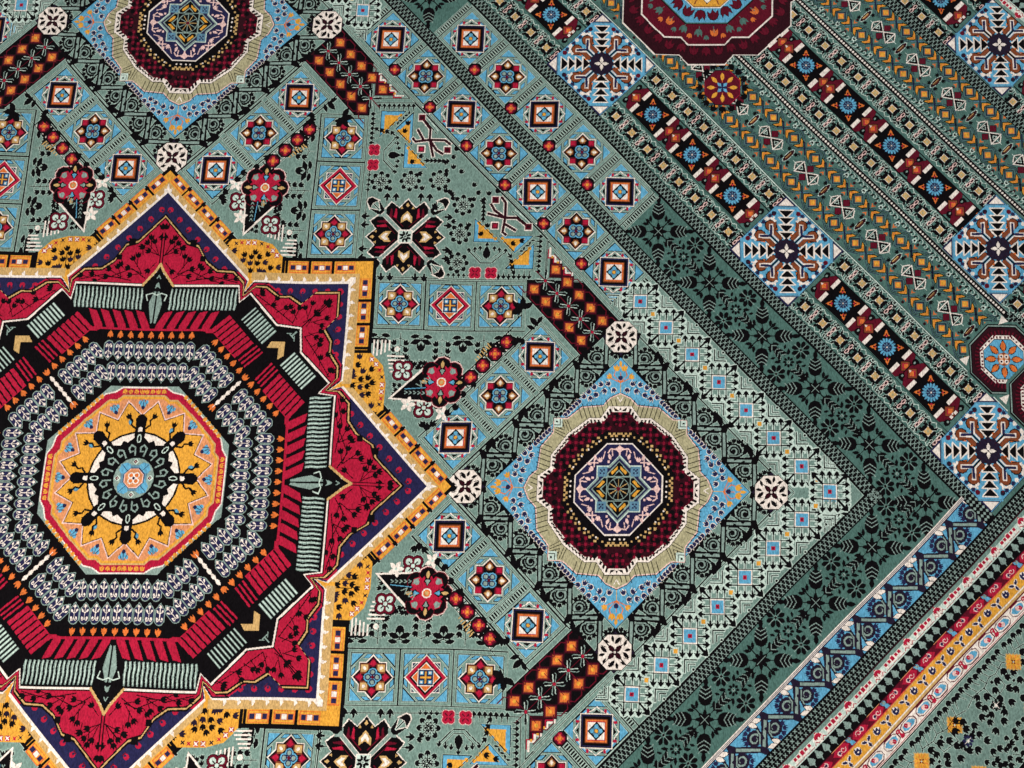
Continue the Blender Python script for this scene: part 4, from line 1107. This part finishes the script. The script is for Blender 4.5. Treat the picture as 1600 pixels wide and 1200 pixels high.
# ---------------------------------------------------------------- parts of the carpet
PARTS = [('field', None, None)]               # name, parent index, label
def part(name, pts, frame=None, parent=None, label=None):
    PARTS.append((name, parent, label)); TGT[0] = PRT
    STK.append([frame if frame is not None else aff()]); poly(pts, len(PARTS) - 1); STK.pop(); TGT[0] = COL
    return len(PARTS) - 1
def rect(x0, y0, x1, y1): return [(x0, y0), (x1, y0), (x1, y1), (x0, y1)]
FLIP = SD @ aff(0, 1, 1, 0)
def lay_parts():
    DI = lambda r: [(r, 0), (0, r), (-r, 0), (0, -r)]
    for g in (aff(), aff(-1, 0, 0, -1)):
        part('trellis_border', rect(-1697, 1541, 1541, 1700), g @ SD); part('trellis_border', rect(-1700, 1541, 1700, 1697), g @ FLIP)
        part('scroll_stripe', rect(-1697, 1700, 1697, 1803), g @ SD); 
        for name, a, b in (('pale_guard_stripe', 1846, 1882), ('leaf_guard_stripe', 1882, 1919), ('crimson_guard_stripe', 1919, 1947), ('gold_guard_stripe', 1947, 1994), ('cloud_guard_stripe', 1994, 2036), ('outer_border', 2036, 2480)):
            part(name, rect(-END, a, END, b), g @ SD)
        e = part('end_panel', rect(-1803, 1731, 1803, END), g @ FLIP)
        for y0 in (1852, 2800):
            for d in (17, 842, 1668, -808, -1634): part('sky_tile', DI(121), g @ at(*pq(y0, d)), e)
        for d in (1283, -1250): part('sky_tile', DI(121), g @ at(*pq(2315, d)), e)
        part('small_octagon', octo(41), g @ at(*pq(2073, 340)), e)
        for d in (1522, 1682): part('octagon_medallion', octo(73), g @ at(*pq(2079, d)), e)
        part('wine_medallion', oct8([(214, 0), (214, 42), (191, 62), (191, 118), (154, 154)]), g @ at(1170, 1133), e)
        part('end_border', rect(-2480, END, 2480, 3330), g @ FLIP)
        part('lattice_stripe', rect(-1802, 1697, 1802, 1731), g @ FLIP); part('lattice_stripe', rect(-END, 1803, END, 1846), g @ SD)
    for m in ROT4:
        part('lattice_stripe', rect(-1540, 1503, 1540, 1541), m @ SD)
        for k in range(-3, 4): part('square_tile' if k % 2 else 'star_tile', rect(-53, -53, 53, 53), m @ at(*pq(1430, 8 + 172.5*k), 45))
        sat = part('round_medallion', DI(352), m @ at(1000, 0)); part('sky_ground', DI(270), m @ at(1000, 0), sat); part('wine_rosette', octo(168), m @ at(1000, 0), sat)
        part('saltire_panel', [(436, 427), (830, 427), (830, 517), (526, 822), (436, 822)], m)
    for g in (aff(), aff(-1, 0, 0, -1)):
        for k in range(-2, 3): part('square_tile' if k % 2 == 0 else 'star_tile', rect(-53, -53, 53, 53), g @ at(*pq(1614, 13 + 172.5*k), 45))
    for m in I8:
        part('lozenge_panel', [(792, 427), (916, 427), (997, 347), (917, 267), (792, 392)], m)
        for s_, kind in ((1092, 'square_tile'), (927, 'star_tile'), (758, 'square_tile')): part(kind, rect(-53, -53, 53, 53), m @ at(*pq(s_, 562), 45))
        for i, kind in enumerate(('star_tile', 'diamond_tile', 'star_tile')): part(kind, rect(-53, -53, 53, 53), m @ at(524 + 107.5*i, 371))
        part('white_octagon', octo(34, .45), m @ at(1000, 313))
    for m in ROT4:
        part('white_octagon', octo(34, .45), m @ at(687, 0)); part('white_octagon', octo(34, .45), m @ at(1313, 0))
    st = part('star_medallion', oct8([(668, 0), (507, 161), (507, 205), (498, 240), (471, 268), (471, 471)]), None, None)
    part('crimson_star', oct8([(556, 0), (437, 124), (435, 160), (384, 186), (405, 212), (384, 264), (394, 343), (394, 394)]), None, st)
    part('comb_octagon', oct8([(450, 0), (405, 32), (405, 175), (370, 180), (390, 202), (324, 266), (318, 318)]), None, st)
    part('scroll_ring', octo(303, .43), None, st); part('gold_rosette', oct8([(188, 0), (188, 72), (129.5, 129.5)]), None, st)

RGB = dict(sage=(114,138,127), teal=(76,107,98), black=(15,12,14), sky=(94,160,190), navy=(36,34,68), crimson=(172,26,54), maroon=(92,14,32),  # teal is the same yarn as sage, dimmer light put into its colour
    cream=(236,219,205), orange=(214,110,50), gold=(220,154,56), tan=(198,158,100), silver=(134,152,142), mist=(196,210,196), rust=(130,66,38),
    aubergine=(34,24,42), wine=(46,11,20), olive=(170,160,124), coral=(212,138,92), steel=(92,130,150), blush=(232,190,180), celadon=(166,184,170), garnet=(130,20,45))
def lin(c): return tuple((v/255/12.92 if v < 10.3 else ((v/255 + .055)/1.055)**2.4)*.86 for v in c)
def yarn(name):
    m = bpy.data.materials.new(name + '_wool'); m.use_nodes = True; nt = m.node_tree; n = nt.nodes; L_ = nt.links.new
    b = n['Principled BSDF']; b.inputs['Roughness'].default_value = 1; b.inputs['Specular IOR Level'].default_value = .03
    b.inputs['Sheen Weight'].default_value = .0 if name == 'black' else .06
    tc = n.new('ShaderNodeTexCoord'); mp = n.new('ShaderNodeMapping'); mp.inputs['Rotation'].default_value = (0, 0, .785); mp.inputs['Scale'].default_value = (420, 190, 300); L_(tc.outputs['Object'], mp.inputs[0])
    k = n.new('ShaderNodeTexNoise'); k.inputs['Scale'].default_value = 1; k.inputs['Detail'].default_value = 3; L_(mp.outputs[0], k.inputs['Vector'])
    w = n.new('ShaderNodeTexNoise'); w.inputs['Scale'].default_value = 7; w.inputs['Detail'].default_value = 4; L_(tc.outputs['Object'], w.inputs['Vector'])
    def ramp(src, lo, hi):
        r = n.new('ShaderNodeMapRange'); r.inputs['From Min'].default_value = .28; r.inputs['From Max'].default_value = .72; r.inputs['To Min'].default_value = lo; r.inputs['To Max'].default_value = hi; L_(src, r.inputs['Value']); return r.outputs[0]
    mu = n.new('ShaderNodeMath'); mu.operation = 'MULTIPLY'; L_(ramp(k.outputs['Fac'], .62, 1.34), mu.inputs[0]); L_(ramp(w.outputs['Fac'], .92, 1.08), mu.inputs[1])
    h = n.new('ShaderNodeHueSaturation'); h.inputs['Color'].default_value = (*lin(RGB[name]), 1); L_(mu.outputs[0], h.inputs['Value']); L_(h.outputs[0], b.inputs['Base Color'])
    bp = n.new('ShaderNodeBump'); bp.inputs['Strength'].default_value = .55; bp.inputs['Distance'].default_value = .0015; L_(k.outputs['Fac'], bp.inputs['Height']); L_(bp.outputs[0], b.inputs['Normal'])
    return m
PILE = np.zeros(len(YARNS)); PILE[[K, V, U]] = -.0005; PILE[[S, L, W]] = .0002     # dark dyed wool wears lower

def wobble(p, q):                              # the hand of the weave: small wandering of the lines
    a = .0016*np.sin(p*9 + 1.3*np.sin(q*5)) + .0011*np.sin(q*17 + p*6); b = .0016*np.sin(q*8 + 1.1*np.sin(p*6 + 1)) + .0011*np.sin(p*19 - q*4)
    return p + a, q + b
def to_floor(i, j):
    s = i*CELL*R2 + S0; d = j*CELL*R2 + D0
    p, q = wobble((s + d)/2000, (s - d)/2000)
    return PLAN[0, 0]*p + PLAN[0, 1]*q + PLAN[0, 2], PLAN[1, 0]*p + PLAN[1, 1]*q + PLAN[1, 2]

def knot_runs(step, blocks):
    # rows of equal knots joined into strips: arrays (i, j0, j1, colour, part)
    c = COL[step//2::step, step//2::step].astype(np.int32); r = PRT[step//2::step, step//2::step].astype(np.int32)
    key = c + r*64; bs = 48//step; ni, nj = (NI//48)*bs, (NJ//48)*bs
    key = key[:ni, :nj]; key = np.where(np.repeat(np.repeat(blocks, bs, 0), bs, 1), key, -1)
    new = np.ones(key.shape, bool); new[:, 1:] = key[:, 1:] != key[:, :-1]; new[:, ::bs] = True
    fl = np.flatnonzero(new); k = key.ravel()[fl]; end = np.r_[fl[1:], key.size]; ok = k >= 0
    fl, end, k = fl[ok], end[ok], k[ok]; i = fl // nj; j0 = fl - i*nj; j1 = end - i*nj
    return np.c_[i*step, j0*step, j1*step, np.full(len(i), step), k % 64, k // 64]
def build():
    nb, mb = NI//48, NJ//48; bi, bj = np.meshgrid((np.arange(nb) + .5)*48, (np.arange(mb) + .5)*48, indexing='ij')
    X, Y_ = to_floor(bi, bj); mw = np.array(cam.matrix_world.inverted()); P3 = np.stack([X, Y_, 0*X, 0*X + 1], -1) @ mw.T
    fx, fy = P3[..., 0]/-P3[..., 2], P3[..., 1]/-P3[..., 2]; fine = (np.abs(fx) < .667*1.14) & (np.abs(fy) < .5*1.16) & (P3[..., 2] < 0)
    runs = np.r_[knot_runs(1, fine), knot_runs(6, ~fine)]
    mats = [yarn(y) for y in YARNS]
    root = bpy.data.objects.new('carpet', None); sc.collection.objects.link(root)
    root['label'] = 'large teal wool carpet with crimson eight-pointed star, round medallions and striped border'; root['category'] = 'carpet'
    obs = {}
    def mesh(name, v, mi, parent):
        n = len(v)//4; me = bpy.data.meshes.new(name); me.vertices.add(n*4); me.vertices.foreach_set('co', v.astype(np.float32).ravel())
        me.loops.add(n*4); me.loops.foreach_set('vertex_index', np.arange(n*4, dtype=np.int32)); me.polygons.add(n); me.polygons.foreach_set('loop_start', np.arange(0, n*4, 4, dtype=np.int32))
        used, loc = np.unique(mi, return_inverse=True)
        for u in used: me.materials.append(mats[u])
        me.polygons.foreach_set('material_index', loc.astype(np.int32).ravel()); me.update(calc_edges=True)
        o = bpy.data.objects.new(name, me); sc.collection.objects.link(o); o.parent = parent; return o
    order = np.argsort(runs[:, 5], kind='stable'); runs = runs[order]; cut = np.searchsorted(runs[:, 5], np.arange(len(PARTS) + 1))
    for pi, (name, par, lab) in enumerate(PARTS):
        r = runs[cut[pi]:cut[pi+1]]
        if not len(r): continue
        i0, j0, j1, st, c = r[:, 0], r[:, 1], r[:, 2], r[:, 3], r[:, 4]; z = .012 + PILE[c]
        vs_ = np.empty((len(r), 4, 3))
        for k, (a, b) in enumerate(((i0, j0), (i0 + st, j0), (i0 + st, j1), (i0, j1))): vs_[:, k, 0], vs_[:, k, 1] = to_floor(a, b); vs_[:, k, 2] = z
        a_, b_ = vs_[0, 1] - vs_[0, 0], vs_[0, 3] - vs_[0, 0]
        if np.cross(a_[:2], b_[:2]) < 0: vs_ = vs_[:, ::-1]
        obs[pi] = mesh(name, vs_.reshape(-1, 3), c, obs.get(par, root) if par is not None else root)
    # woven back below the pile, and the floor it lies on
    x, y = to_floor(np.array([0, NI, NI, 0.]), np.array([0, 0, NJ, NJ*1.])); 
    v = [(x[k], y[k], zz) for zz in (.001, .0108) for k in range(4)]
    f = [(0, 1, 2, 3), (4, 5, 6, 7)] + [(k, (k+1) % 4, (k+1) % 4 + 4, k + 4) for k in range(4)]
    me = bpy.data.meshes.new('backing'); me.from_pydata(v, [], f); me.materials.append(mats[K]); o = bpy.data.objects.new('backing', me); sc.collection.objects.link(o); o.parent = root
    fm = bpy.data.materials.new('grey_floor'); fm.use_nodes = True; t = fm.node_tree; nz = t.nodes.new('ShaderNodeTexNoise'); nz.inputs['Scale'].default_value = 6
    cr = t.nodes.new('ShaderNodeValToRGB'); cr.color_ramp.elements[0].color = (.18, .17, .16, 1); cr.color_ramp.elements[1].color = (.28, .27, .25, 1); t.links.new(nz.outputs['Fac'], cr.inputs[0]); t.links.new(cr.outputs[0], t.nodes['Principled BSDF'].inputs['Base Color'])
    me = bpy.data.meshes.new('floor'); me.from_pydata([(-8, -8, 0), (8, -8, 0), (8, 8, 0), (-8, 8, 0)], [], [(0, 1, 2, 3)]); me.materials.append(fm)
    o = bpy.data.objects.new('floor', me); sc.collection.objects.link(o); o['kind'] = 'structure'
weave_pattern(); lay_parts(); build()
